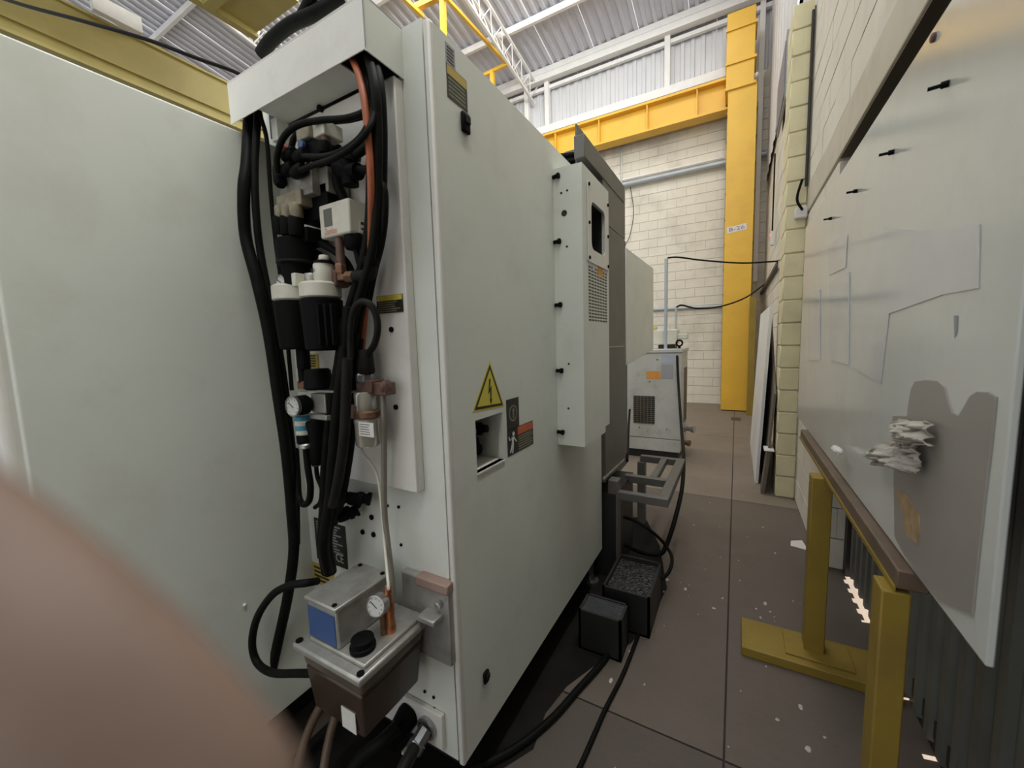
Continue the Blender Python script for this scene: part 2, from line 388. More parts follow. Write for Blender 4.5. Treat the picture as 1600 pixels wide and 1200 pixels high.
# ---- crane runway beam, column
bm = thing('runway_beam', 'yellow I-beam crane runway with stiffeners below the far wall ledge', 'beam', (-8, 9.5, 5.93))
MB().box((-20, 9.50, 5.97), (-.30, 9.53, 6.50)).build('web_plate', M['yellow'], bm)
MB().box((-20, 9.36, 6.48), (-.20, 9.66, 6.53)).build('top_flange', M['yellow'], bm)
MB().box((-20, 9.36, 5.93), (-.25, 9.66, 5.97)).build('bottom_flange', M['yellow'], bm)
for px in (868, 936, 1011, 1089):
    x = P(px, 230 - (px-868)*.3, 'y', 9.4).x
    MB().box((x-.012, 9.38, 5.97), (x+.012, 9.5, 6.48)).build('stiffener', M['yellow'], bm)
MB().box((-20, 9.47, 6.53), (-.3, 9.55, 6.60)).build('rail', M['gate'], bm)
co = thing('crane_column', 'tall yellow steel crane column standing against the far wall', 'column', (-.03, 9.2, 0))
MB().box((-.25, 9.03, .02), (.22, 9.06, 6.1)).build('flange', M['yellow'], co)
MB().box((-.25, 9.50, .02), (.22, 9.53, 6.1)).build('flange', M['yellow'], co)
MB().box((-.24, 9.06, .02), (-.20, 9.50, 6.1)).box((.15, 9.06, .02), (.19, 9.50, 6.1)).build('web_plate', M['yellow'], co)
MB().box((-.29, 9.02, 6.1), (.17, 9.50, 7.42)).build('upper_shaft', M['yellow'], co, bevel=.01)
for z in (6.08, 6.52, 7.10):
    MB().box((-.30, 8.99, z), (.20, 9.52, z+.045)).build('cap_plate', M['yellow'], co)
for k in range(12):
    z = .35 + k*.5
    MB().box((-.275, 9.40, z), (-.24, 9.56, z+.03)).box((.19, 9.40, z), (.25, 9.56, z+.03)).build('batten', M['yellowo'], co)
MB().box((-.275, 9.55, .1), (-.25, 9.6, 6)).box((.225, 9.55, .1), (.26, 9.6, 6)).build('rear_channel', M['yellowo'], co)
sp = P(1151, 357, 'y', 9.03)
ru = Vector((1, 0, .0)); uu = Vector((0, 0, 1))
rr = (P(1163, 354.5, 'y', 9.028) - P(1140, 360, 'y', 9.028)).normalized(); ur = Vector((-rr.z, 0, rr.x))
plate(sp, rr, ur, .335, .115, .003).build('number_plate', M['paper'], co)
text('B-26', sp + Vector((0, -.004, 0)), rr, ur, .10, M['pinkink'], co, wscale=.26)
MB().box((.20, 8.6, 0), (.30, 8.95, 2.2)).build('timber_offcut', M['yellowd'], None, label='yellow-brown plank standing between crane column and right wall', cat='plank')

# ---- crane bridge overhead (girders, walkway rails)
g1 = thing('crane_girder', 'large yellow crane bridge girder crossing above the left machine cover', 'girder', (-9.5, 4, 6.4))
XG = -9.5
def gz(px, py, x): return P(px, py, 'x', x).z
zb_, zt_ = gz(350, 175, XG), gz(350, 130, XG)
MB().box((XG-.6, -3, zb_), (XG, 9.4, zt_)).build('web_box', M['yellowo'], g1)
MB().box((XG-.65, -3, zt_), (XG+.06, 9.4, zt_+.04)).build('top_flange', M['yellowo'], g1)
zl = gz(355, 190, XG)
MB().box((XG-.55, -3, zl), (XG-.06, 9.4, zb_)).build('lower_lip', M['yellowo'], g1)
MB().box((XG-.65, -3, zl-.05), (XG+.03, 9.4, zl)).build('bottom_flange', M['yellowo'], g1)
MB().box((XG+.2, P(144, 20, 'x', XG+.25).y, zt_-.02), (XG+.32, P(222, 60, 'x', XG+.25).y, zt_+.24)).build('cable_box', M['paper'], None, bevel=.01, label='pale box standing on the upper edge of the yellow crane girder', cat='box')
g2 = thing('crane_girder', 'dark yellow crane girder underside at the top edge above the cable duct', 'girder', (-5.9, 2, 6.6))
MB().box((-6.95, -3, 6.6), (-5.75, 4.12, 6.66)).build('bottom_flange', M['yellowo'], g2)
MB().box((-6.75, -3, 6.66), (-5.95, 4.08, 7.4)).build('web_box', M['yellowo'], g2)
MB().box((-6.95, -3, 6.52), (-6.83, 4.12, 6.6)).build('edge_angle', M['yellowo'], g2)
MB().box((-6.85, 3.35, 6.50), (-5.78, 3.5, 6.6)).build('cross_angle', M['yellowo'], g2)
ral = thing('walkway_railing', 'yellow crane walkway railing running toward the far wall above the cabinet', 'railing', (-5, 8, 7.0))
a = P(795, 103, 'z', 7.9); b_ = P(700, 0, 'z', 7.9); dd = (a - b_).normalized()
MB().bar(a, b_ - dd*4, .06, .06).build('top_rail', M['yellow'], ral)
MB().bar(a + V(.05, -.1, -.02), a + V(-.85, -.1, -.06), .07, .07).build('cross_rail', M['yellow'], ral)
MB().bar(a + V(-.38, -.12, -.05), a + V(-.38, -.12, -1.15), .09, .09).build('rail_post', M['yellow'], ral)
q = P(692, 0, 'z', 7.9); MB().bar(q + V(0, 0, .2), P(692, 45, 'y', q.y) + V(0, 0, -.5), .09, .09).build('rail_post', M['yellow'], ral)
MB().bar(P(650, 12, 'y', q.y), P(708, -16, 'y', q.y), .10, .10).build('cross_rail', M['yellow'], ral)
a2 = P(661, 26, 'z', 7.9)
MB().bar(a2, a2 - dd*3, .07, .07).build('top_rail', M['yellow'], thing('walkway_railing', 'short end of yellow railing beside the cabinet top corner', 'railing', a2))
lp = thing('high_bay_lamp', 'bright bluish-white lamp glowing beside the dark yellow girder', 'lamp', P(395, 48, 'z', 7.5))
q = P(396, 47, 'z', 7.5)
MB().lathe(q, (0, 0, 1), [(.10, 0), (.11, .03), (.05, .12)], 16).build('lamp_glass', M['lamp'], lp, smooth=True)
MB().lathe(q + V(0, 0, .1), (0, 0, 1), [(.09, 0), (.05, .12), (.01, .5)], 12).build('lamp_hood', M['white'], lp, smooth=True)

# ---- pipes and cables on far wall
def pxz(px, py, y): return P(px, py, 'y', y)
pp = MB().cyl(pxz(960, 292, 9.8), (.45, 9.8, pxz(1210, 237, 9.8).z), .055, 12).build('wall_pipe', M['pipe'], None, smooth=True, label='thick blue-grey pipe running across the upper far wall', cat='pipe')
MB().cyl(pxz(960, 284, 9.84), pxz(1130, 246, 9.84), .022, 8).build('conduit', M['white'], None, smooth=True, label='thin pale conduit just above the thick blue-grey wall pipe', cat='conduit')
MB().cyl(pxz(971, 288, 9.8), pxz(970, 195, 9.8), .016, 8).build('conduit', M['pipe'], None, smooth=True, label='thin vertical conduit hanging from runway beam to the wall pipe', cat='conduit')
MB().cyl(pxz(1018, 484, 9.86), pxz(1128, 478, 9.86), .035, 10).build('conduit', M['pipe'], None, smooth=True, label='low horizontal grey conduit on far wall left of column foot', cat='conduit')
MB().tube([pxz(985, 292, 9.78), pxz(990, 330, 9.78), pxz(985, 365, 9.6), pxz(976, 386, 9.3)], .008, 6).build('cable', M['rubber2'], None, smooth=True, label='thin loose cable curving down the far wall below the pipe', cat='cable')

# ================================================================== MACHINE
# ---- electrical cabinet
XD, YF, ZT, ZB = -.704, .873, 2.345, .20
cab = thing('electrical_cabinet', 'tall grey-white machine electrical cabinet with full-height side door', 'cabinet', (-1.05, 1.6, ZB))
# carcass with a recess behind the connector opening in the door
hy0, hy1, hz0, hz1 = 1.003, 1.170, 1.093, 1.262
bx = MB().box((-1.40, YF, ZB), (-.88, 2.33, ZT)).box((-1.46, YF, 2.203), (-1.40, 1.0, ZT))
bx.box((-.88, YF, ZB), (-.73, hy0-.01, ZT)).box((-.88, hy1+.01, ZB), (-.73, 2.33, ZT)).box((-.88, hy0-.01, ZB), (-.73, hy1+.01, hz0-.01)).box((-.88, hy0-.01, hz1+.01), (-.73, hy1+.01, ZT))
bx.build('carcass', M['paint'], cab)
d = MB(); y0, y1 = YF+.012, 2.325
d.box((-.724, y0, ZB), (XD, hy0, ZT-.012)).box((-.724, hy1, ZB), (XD, y1, ZT-.012)).box((-.724, hy0, ZB), (XD, hy1, hz0)).box((-.724, hy0, hz1), (XD, hy1, ZT-.012))
dro = d.build('door', M['paint'], cab)
MB().box((-.724, YF-.006, ZB-.004), (-.703, YF+.014, ZT-.012)).build('door_edge', M['paint2'], dro, bevel=.006)
def label_x(parent, y0, y1, z0, z1, m, x=XD, name='warning_label', th=.0012):
    return plate((x, (y0+y1)/2, (z0+z1)/2), (0, 1, 0), (0, 0, 1), y1-y0, z1-z0, th).build(name, m, parent)
EX = (0, 1, 0); EZ = (0, 0, 1)
def lines_x(parent, y0, y1, z0, z1, n, m, x=XD+.0013, fill=.45, h=None):
    b = MB(); hh = (z1-z0)/n
    for i in range(n):
        e = y1 - (y1-y0)*random.uniform(0, .25) if i % 3 == 2 else y1 - (y1-y0)*random.uniform(0, .08)
        zz = z1 - (i+.5)*hh; b.prism([(x, y0, zz-hh*fill/2), (x, e, zz-hh*fill/2), (x, e, zz+hh*fill/2), (x, y0, zz+hh*fill/2)], (.0004, 0, 0))
    return b.build('print_lines', m, parent)
# top labels
l1 = label_x(cab, .934, .975, 2.262, 2.315, M['greylab']); lines_x(l1, .938, .970, 2.266, 2.310, 5, M['ink'])
l2 = label_x(cab, .934, 1.028, 2.175, 2.262, M['ink']); 
label_x(l2, .936, 1.026, 2.236, 2.260, M['goldp'], XD+.0012, 'title_band', .0005); lines_x(l2, .94, 1.02, 2.18, 2.232, 5, M['inkline'])
# latches
def latch(py, pz, lab, s=1):
    t = MB().box((XD, py-.019*s, pz-.028*s), (XD+.012, py+.019*s, pz+.028*s)).build('latch', M['plastic'], cab, bevel=.006)
    MB().box((XD+.012, py-.012*s, pz-.004), (XD+.017, py+.012*s, pz+.018*s)).build('latch_paddle', M['rubber2'], t, bevel=.002)
latch(1.008, 2.137, ''); latch(.998, .40, '', .75)
# lightning triangle
cy, cz = 1.086, 1.295
def tri(sc, x, m, name, par):
    A = [(x, 1.000, 1.296), (x, 1.173, 1.286), (x, 1.097, 1.432)]; c0 = Vector((x, sum(a[1] for a in A)/3, sum(a[2] for a in A)/3))
    return MB().prism([c0 + (Vector(a)-c0)*sc for a in A], (.0006, 0, 0)).build(name, m, par, bevel=0)
wt = tri(1.12, XD+.0002, M['yellowp'], 'warning_triangle', cab); tri(1.0, XD+.0008, M['ink'], 'border', wt); tri(.82, XD+.0014, M['yellowp'], 'field', wt)
x = XD+.0021
MB().prism([(x, 1.088, 1.385), (x, 1.080, 1.335), (x, 1.092, 1.345), (x, 1.091, 1.318), (x, 1.098, 1.318), (x, 1.101, 1.363), (x, 1.089, 1.352), (x, 1.098, 1.385)], (.0004, 0, 0)).prism([(x, 1.086, 1.318), (x, 1.103, 1.318), (x, 1.095, 1.300)], (.0004, 0, 0)).build('lightning_bolt', M['ink'], wt)
# dark labels by the opening
l3 = label_x(cab, 1.196, 1.287, 1.188, 1.300, M['ink']); 
MB().lathe((XD+.0012, 1.242, 1.246), (1, 0, 0), [(.030, 0), (.030, .0004)], 20).build('ring_mark', M['inkline'], l3); MB().lathe((XD+.0016, 1.242, 1.246), (1, 0, 0), [(.024, 0), (.024, .0004)], 20).build('ring_field', M['ink'], l3)
MB().prism([(XD+.002, 1.236, 1.262), (XD+.002, 1.25, 1.262), (XD+.002, 1.246, 1.228), (XD+.002, 1.238, 1.228)], (.0004, 0, 0)).build('pictogram', M['inkline'], l3)
l4 = label_x(cab, 1.196, 1.400, 1.094, 1.190, M['ink'])
label_x(l4, 1.272, 1.398, 1.158, 1.188, M['redp'], XD+.0012, 'title_band', .0005); text('PERIGO', (XD+.002, 1.335, 1.173), EX, EZ, .022, M['orangep'], l4, wscale=.10)
lines_x(l4, 1.276, 1.394, 1.098, 1.154, 6, M['inkline'], fill=.55)
fg = MB(); x = XD+.0014
def limb(a, b, w_): fg.prism([(x, a[0]-w_, a[1]), (x, a[0]+w_, a[1]), (x, b[0]+w_*.8, b[1]), (x, b[0]-w_*.8, b[1])], (.0005, 0, 0))
limb((1.236, 1.160), (1.232, 1.132), .008); limb((1.230, 1.134), (1.214, 1.104), .005); limb((1.236, 1.134), (1.230, 1.100), .005); limb((1.24, 1.158), (1.262, 1.136), .004); limb((1.234, 1.158), (1.212, 1.150), .004); limb((1.212, 1.150), (1.206, 1.165), .003)
fg.lathe((x, 1.240, 1.170), (1, 0, 0), [(.008, 0), (.008, .0005)], 10); fg.build('figure_pictogram', M['paper'], l4)
# connector recess
MB().box((-.879, hy0-.008, hz0-.008), (-.868, hy1+.008, hz1+.008)).build('recess_back', M['body'], cab)
rc = MB().lathe((-.865, 1.07, 1.165), (1, -.15, 0), [(.045, 0), (.045, .07), (.038, .075), (.038, .11)], 18).build('connector', M['plastic'], cab, smooth=True)
MB().tube([(-.79, 1.02, 1.15), (-.76, 1.03, 1.20), (-.755, 1.06, 1.215), (-.77, 1.09, 1.20), (-.80, 1.10, 1.17)], .008, 8).build('red_cable', M['redtube'], cab, smooth=True)
MB().lathe((-.83, 1.13, 1.20), (1, 0, .1), [(.022, 0), (.022, .06), (.014, .065), (.014, .085)], 14).build('connector', M['plastic'], cab, smooth=True)
MB().lathe((-.83, 1.13, 1.13), (1, 0, 0), [(.02, 0), (.02, .05)], 14).build('connector', M['plastic'], cab, smooth=True)
MB().box((-.86, hy0, hz0-.006), (XD+.004, hy1, hz0)).build('recess_sill', M['paint2'], cab)
# raised front cover panel, screws, holes, labels
cvp = MB().box((-1.30, .84, 1.068), (-.806, .873, 2.215)).build('front_cover', M['paint2'], cab, bevel=.004)
def F(px, py, y=.84): return P(px, py, 'y', y)
for (px, py) in ((612, 515), (619, 636)):
    MB().lathe(F(px, py, .839), (0, -1, 0), [(.008, 0), (.008, .004), (.004, .006)], 12).build('hole_plug', M['plastic'], cvp, smooth=True)
MB().lathe(F(503, 171, .838), (0, -1, 0), [(.009, 0), (.009, .012), (.006, .014)], 10).build('bolt', M['plastic'], cvp, smooth=True)
for (px, py) in ((567, 831), (584, 835), (581, 808), (577, 782)):
    MB().lathe(F(px, py, .872), (0, -1, 0), [(.009, 0), (.009, .004), (.006, .005)], 14).build('hole_plug', M['plastic'], cab, smooth=True)
for (px, py) in ((623, 792), (606, 790), (627, 851), (664, 1080), (678, 1089), (663, 1099), (679, 1107)):
    MB().lathe(F(px, py, .872), (0, -1, 0), [(.005, 0), (.005, .003), (.003, .005)], 10).build('screw', M['plastic'], cab, smooth=True)
EXf = (1, 0, 0)
def label_f(parent, x0, y0, x1, y1, m, y=.839, name='warning_label', th=.0012):
    a = F(x0, (y0+y1)/2, y); b = F(x1, (y0+y1)/2, y); t = F((x0+x1)/2, y0, y); u = F((x0+x1)/2, y1, y)
    cx, cz_, wd, ht = (a.x+b.x)/2, (t.z+u.z)/2, b.x-a.x, t.z-u.z
    return plate((cx, y, cz_), EXf, EZ, wd, ht, th).build(name, m, parent), cx, cz_, wd, ht
def lines_f(parent, cx, cz_, wd, ht, n, m, y, fill=.45):
    b = MB(); hh = ht/n
    for i in range(n):
        e = wd*random.uniform(.7, 1); zz = cz_+ht/2-(i+.5)*hh
        b.prism([(cx-wd/2, y, zz-hh*fill/2), (cx-wd/2+e, y, zz-hh*fill/2), (cx-wd/2+e, y, zz+hh*fill/2), (cx-wd/2, y, zz+hh*fill/2)], (0, -.0004, 0))
    return b.build('print_lines', m, parent)
lf, cx, cz_, wd, ht = label_f(cvp, 589, 461, 630, 489, M['ink'])
plate((cx, .8377, cz_+ht*.34), EXf, EZ, wd*.96, ht*.28, .0005).build('title_band', M['yellowp'], lf)
text('CUIDADO', (cx, .8368, cz_+ht*.34), EXf, EZ, ht*.26, M['goldp'], lf, wscale=wd*.7)
lines_f(lf, cx, cz_-ht*.15, wd*.88, ht*.62, 5, M['inkline'], .8377, .5)
lf, cx, cz_, wd, ht = label_f(cvp, 482, 553, 498, 575, M['goldp']); lines_f(lf, cx, cz_, wd*.85, ht*.9, 5, M['ink'], .8377, .55)
lf, cx, cz_, wd, ht = label_f(cab, 494, 816, 541, 880, M['ink'], .872, 'name_plate')
lines_f(lf, cx, cz_+ht*.12, wd*.86, ht*.66, 10, M['inkgrey'], .8707, .5)
text('CE', (cx+wd*.27, .8702, cz_-ht*.30), EXf, EZ, .045, M['paper'], lf, wscale=.042)
lf, cx, cz_, wd, ht = label_f(cab, 490, 884, 522, 915, M['goldp'], .872); lines_f(lf, cx, cz_, wd*.85, ht*.8, 4, M['ink'], .8707, .5)
# small triangle and socket plate low on the front
a = F(647, 1098, .871)
MB().prism([a + V(-.022, 0, -.015), a + V(.022, 0, -.015), a + V(0, 0, .028)], (0, -.001, 0)).build('warning_triangle', M['goldp'], cab)
MB().prism([a + V(-.008, -.0012, -.008), a + V(.008, -.0012, -.008), a + V(0, -.0012, .012)], (0, -.0004, 0)).build('bolt_mark', M['ink'], cab)
so = thing('socket_plate', 'small pale plate low on cabinet front carrying two cable sockets', 'plate', (-.87, .86, .22))
MB().box((-1.03, .855, .225), (-.775, .872, .345)).build('plate', M['paper'], so, bevel=.003)
for cx in (-.90, -.805):
    pass
p1 = F(637, 1116, .85); p2 = F(667, 1137, .85)
MB().lathe(p1 + V(0, .02, 0), (-.15, -1, -.55), [(.038, 0), (.040, .02), (.034, .06), (.030, .11)], 16).build('plug', M['plastic'], so, smooth=True)
MB().lathe(p2 + V(0, .005, 0), (0, -1, 0), [(.036, 0), (.036, .012), (.028, .013), (.028, .004)], 24).build('collar', M['steel'], so, smooth=True)
MB().lathe(p2, (-.25, -1, -.75), [(.024, 0), (.024, .04), (.028, .042), (.028, .065), (.02, .07), (.02, .10)], 8).build('gland_nut', M['steel'], so)
MB().box((-.90, .80, .205), (-.86, .85, .215)).build('cable_clip', M['paper'], so)

# ---- cable duct across the top front
du = thing('cable_duct', 'folded grey sheet cable duct projecting across the top of the cabinet front', 'duct', (-1.1, .8, 2.2))
XL, XRr, YD = -1.425, -.800, .745
MB().box((XL, YD, 2.222), (XRr, YD+.003, 2.345)).build('front_plate', M['paint2'], du, bevel=.001)
MB().box((XRr-.003, YD, 2.218), (XRr, .873, 2.345)).build('end_plate', M['paint'], du)
MB().box((-1.27, YD+.003, 2.222), (-.90, .838, 2.226)).build('bottom_plate', M['paint'], du)
MB().box((-1.30, .8, 2.16), (-1.27, .838, 2.226)).build('bottom_lug', M['paint'], du)
MB().box((XL, YD, 2.343), (XRr, .90, 2.347)).build('top_plate', M['paint2'], du)
MB().box((XL+.005, .868, 2.228), (XRr-.005, .872, 2.343)).build('inner_back', M['body'], du)

# ---- left machine cover (big plain panel)
lc = thing('machine_cover', 'large plain grey-white machine cover filling the left of the view', 'cover', (-1.9, .6, .2))
o = MB().box((-2.3, .222, .2), (-1.40, 2.3, 2.2)).build('side_panel', M['paint'], lc, bevel=.005, seg=3)
MB().box((-2.28, .195, .25), (-1.42, .24, 2.1)).build('end_panel', M['paint2'], lc, bevel=.018, seg=4)
q = P(382, 945, 'x', -1.40); MB().lathe(q, (1, 0, 0), [(.005, -.002), (.006, .004), (.003, .007)], 10).build('rivet', M['paper'], lc, smooth=True)
MB().box((-2.25, .45, 0), (-1.55, 2.3, .2)).build('plinth', M['body'], lc)
# glimpse of neighbouring machine parts at the far left edge
nm = thing('neighbour_machine', 'sliver of pale machine with dark slots at the left picture edge', 'machine', (-3.0, .3, 0))
MB().box((-4.2, .31, 0), (-2.75, .9, 1.28)).build('frame', M['paint2'], nm, bevel=.02)
MB().box((-4.2, .30, .95), (-2.8, .315, 1.12)).build('slot', M['plastic'], nm); MB().box((-4.0, .295, .62), (-2.85, .31, .8)).build('slot', M['dark'], nm)
MB().box((-1.36, 1.0, 0), (-.82, 2.3, .195)).build('plinth', M['body'], cab)
ft = MB().lathe((-.76, 2.26, 0), (0, 0, 1), [(.05, 0), (.05, .02), (.02, .025), (.02, .2)], 14).build('levelling_foot', M['steel'], None, smooth=True, label='small steel levelling foot under the far end of the cabinet door', cat='foot')

# ---- cabinet cooling unit on the door
ac = thing('cabinet_cooler', 'tall grey cooling unit bolted to the cabinet door with vent grille', 'cooling unit', (-.64, 1.85, 1.02))
XA = -.575; a0, a1, az0, az1 = 1.655, 2.05, 1.03, 2.235
wy0, wy1, wz0, wz1 = 1.755, 1.975, 1.90, 2.115
cz0, cz1 = P(951, 668, 'x', XA).z, 2.235
h_ = MB()
# housing side profile (lower far corner is cut off)
prof = [(a0, az0), (1.97, az0-.0), (2.05, az0+.05), (2.05, az1), (a0, az1)]
h_.box((XD, a0, az0), (XA, wy0, az1)).box((XD, wy0, az0+.0), (XA, wy1, wz0)).box((XD, wy0, wz1), (XA, wy1, az1)).box((XD, wy1, az0+.03), (XA, a1, az1)).box((XD, wy0, wz0), (XD+.02, wy1, wz1))
hs = h_.build('housing', M['paint'], ac)
fr = MB()
def rrect(y0, y1, z0, z1, r, n=5):
    o = []
    for cy_, cz__, a in ((y1-r, z1-r, 0), (y0+r, z1-r, 90), (y0+r, z0+r, 180), (y1-r, z0+r, 270)):
        for i in range(n+1):
            t = math.radians(a + 90*i/n); o.append((cy_ + r*math.cos(t), cz__ + r*math.sin(t)))
    return o
oo = rrect(1.715, 2.03, 1.845, 2.185, .012); ii = rrect(wy0+.004, wy1-.004, wz0+.004, wz1-.004, .035); n = len(oo)
vs = [(XA+.001, *p) for p in oo] + [(XA+.001, *p) for p in ii] + [(XA+.006, *p) for p in oo] + [(XA+.006, *p) for p in ii]
fs = []
for i in range(n):
    k = (i+1) % n; fs += [(2*n+i, 2*n+k, 3*n+k, 3*n+i), (i, k, 2*n+k, 2*n+i)[::-1], (n+i, n+k, 3*n+k, 3*n+i), (i, n+i, n+k, k)]
fr.add(vs, fs); fro = fr.build('grille_frame', M['paint2'], ac)
for y, z in ((1.728, 2.17), (1.728, 2.01), (1.728, 1.862), (2.015, 2.16), (2.015, 2.01), (2.015, 1.865)):
    MB().lathe((XA+.006, y, z), (1, 0, 0), [(.008, 0), (.008, .004), (.004, .006)], 8).build('bolt', M['plastic'], fro)
MB().box((XD+.02, wy0+.001, wz0+.001), (XA-.012, wy0+.004, wz1-.001)).box((XD+.02, wy1-.004, wz0+.001), (XA-.012, wy1-.001, wz1-.001)).box((XD+.02, wy0, wz0+.001), (XA-.012, wy1, wz0+.004)).box((XD+.02, wy0, wz1-.004), (XA-.012, wy1, wz1-.001)).build('recess_shade_liner', M['body'], ac)  # black liner that paints in the shade inside the grille opening
mesh_ = MB().box((XD+.06, wy0, wz0), (XD+.064, wy1, wz1))
mesh_.build('filter_mesh', mat('filter_mesh', (.05, .042, .032), .8, var=.5, scale=300), ac)
MB().lathe((XD+.064, 1.85, 1.94), (1, .2, .1), [(.025, 0), (.03, .03), (.012, .035)], 10).build('fan_motor', M['plastic'], ac)
sl = MB(); sy0, sy1, sz0, sz1 = 1.725, 2.018, 1.585, 1.832
for i in range(7):
    for j in range(17):
        yy = sy0 + (i+.08)*(sy1-sy0)/7; zz = sz0 + (j+.25)*(sz1-sz0)/17
        sl.box((XA-.004, yy, zz), (XA+.0008, yy+(sy1-sy0)/7*.76, zz+(sz1-sz0)/17*.5))
sl.build('vent_slots', M['ink'], ac, kind='stuff')
lb = plate((XA, 1.905, 1.852-.02), EX, EZ, .08, .055).build('warning_label', M['orangep'], ac); lines_x(lb, 1.87, 1.94, 1.81, 1.855, 5, M['goldp'], XA+.0013)
plate((XA, 1.80, 1.865-.02), EX, EZ, .03, .055).build('small_label', M['paper'], ac)
for z in (2.20, 1.93, 1.66, 1.37, 1.09):
    k = MB().lathe((XD+.0, a0-.004, z), (1, -.2, 0), [(.008, 0), (.008, .022), (.012, .024), (.012, .032), (.005, .034)], 10).build('clip_screw', M['plastic'], ac)
MB().lathe((-.655, a0, 2.045), (0, -1, 0), [(.013, -.002), (.013, .001)], 14).build('cable_hole', M['ink'], ac)
for xx, z in ((-.667, 2.13), (-.64, 2.135), (-.645, 1.905), (-.645, 1.40), (-.65, 1.20)):
    MB().lathe((xx, a0, z), (0, -1, 0), [(.005, -.002), (.005, .001)], 8).build('screw_hole', M['ink'], ac)

# ---- dark machine body behind the cabinet
db = thing('machining_centre', 'dark grey machine body rising behind the white cabinet door', 'machine', (-1.0, 2.6, .2))
XB = -.685; yB1 = P(978, 500, 'x', XB).y
MB().box((-1.6, 2.34, .62), (XB, yB1, 2.18)).build('lower_shell', M['dark'], db, bevel=.008)
MB().box((-1.6, 2.345, 2.184), (XB-.004, yB1, 2.52)).build('upper_shell', M['dark'], db, bevel=.006)
MB().box((-1.55, 2.36, .0), (XB+.06, yB1-.05, .55)).build('plinth', M['body'], db)
q0 = P(942, 543, 'x', XB); q1 = P(974, 541, 'x', XB); MB().bar(q0, q1, .006, .006).build('seam_strip', M['alu'], db)
q0 = P(943, 748, 'x', XB); q1 = P(975, 718, 'x', XB); MB().bar(q0, q1, .012, .012).build('seam_strip', M['alu'], db)
# open-topped channel on its top with hoses inside
ch = thing('cable_tray', 'dark grey open sheet channel with black hoses above the machine body', 'cable tray', (-.8, 2.5, 2.34))
MB().box((-.745, 2.05, 2.35), (-.735, 2.84, 2.60)).build('side_plate', M['dark'], ch)
MB().box((-.90, 2.30, 2.52), (-.745, 2.31, 2.60)).build('end_plate', M['dark'], ch)
MB().box((-.742, 2.02, 2.42), (XB, 2.84, 2.53)).build('outer_plate', M['dark'], ch, bevel=.004)
for k in range(3):
    MB().tube([(-.95, 1.9, 2.37+.03*k), (-.86, 2.1, 2.43+.03*k), (-.77, 2.2, 2.44+.03*k), (-.77, 2.5, 2.40+.02*k)], .016, 8).build('hose', M['rubber'], ch, smooth=True)
# pale end cover further back
ec = thing('machine_cover', 'pale grey box cover hanging off the dark machine body near the chiller', 'cover', (-.9, 3.4, 1.3))
a = P(979, 571, 'x', -.68); b_ = P(1021, 546, 'x', -.68); c0 = P(978, 386, 'x', -.68); c1 = P(1021, 419, 'x', -.68)
MB().prism([(-.68, a.y, a.z), (-.68, b_.y, b_.z), (-.68, c1.y, c1.z), (-.68, c0.y, c0.z)], (-.6, 0, 0)).build('shell', M['paint'], ec, bevel=.006)
MB().box((-1.25, a.y+.02, .3), (-.9, b_.y-.1, 1.33)).build('support', M['dark'], ec)

# ---- grey tube frame, trays below
tf = thing('tube_frame', 'dark grey square tube frame projecting from the machine into the aisle', 'frame', (-.5, 2.4, .5))
zf = .565; xr = P(1044, 781, 'z', zf).x; yn = P(1044, 781, 'z', zf).y; yfar = P(1062, 716, 'z', zf).y
xl = P(972, 768, 'z', zf).x
tw = .05
def ubox(n_, a, b): return MB().box(a, b).build(n_, M['dark'], tf, bevel=.004)
ubox('near_tube', (xl-.06, yn, zf-tw), (xr, yn+tw, zf)); ubox('far_tube', (xl-.06, yfar-tw, zf-tw), (xr, yfar, zf))
ubox('outer_tube', (xr-.06, yn+tw, zf-tw), (xr, yfar-tw, zf)); ym = P(1010, 745, 'z', zf).y
ubox('cross_tube', (xl-.06, ym-tw/2, zf-tw), (xr-.06, ym+tw/2, zf)); xm = (xl*1.0 + xr)/2 - .035
ubox('middle_tube', (xm, ym+tw/2, zf-tw), (xm+.045, yfar-tw, zf)); ubox('post', (xl-.08, yn-.01, .0), (xl-.02, yn+.07, zf+.07))
ubox('leg', (xl-.08, yfar-.06, .0), (xl-.02, yfar, zf-tw))
tr = thing('chip_tray', 'black oily tray filled with wet metal chips on floor below tube frame', 'tray', (-.47, 2.1, .15))
def open_tray(t, x0, x1, y0, y1, z0, z1, mfill, zfill, fname):
    MB().box((x0, y0, z0), (x1, y1, z0+.01)).build('bottom', M['body'], t)
    MB().box((x0, y0, z0), (x1, y0+.012, z1)).box((x0, y1-.012, z0), (x1, y1, z1)).box((x0, y0, z0), (x0+.012, y1, z1)).box((x1-.012, y0, z0), (x1, y1, z1)).build('rim', M['body'], t)
    return MB().box((x0+.012, y0+.012, z0+.01), (x1-.012, y1-.012, zfill)).build(fname, mfill, t)
f_ = open_tray(tr, -.585, -.345, 1.93, 2.29, 0, .215, M['chips'], .19, 'chip_fill')
chp = MB()
for k in range(260):
    x, y = random.uniform(-.565, -.365), random.uniform(1.95, 2.27); s = random.uniform(.003, .009)
    chp.bar((x, y, .189), (x + random.uniform(-s, s)*2, y + random.uniform(-s, s)*2, .19+s*.7), s*.5, s*.25)
chp.build('metal_chips', M['chips'], tr, kind='stuff')
tr2 = thing('drip_tray', 'shallow steel drip tray of dark shiny oil beside the cabinet foot', 'tray', (-.53, 1.78, .1))
open_tray(tr2, -.64, -.433, 1.715, 1.86, .0, .203, M['oil'], .198, 'oil')
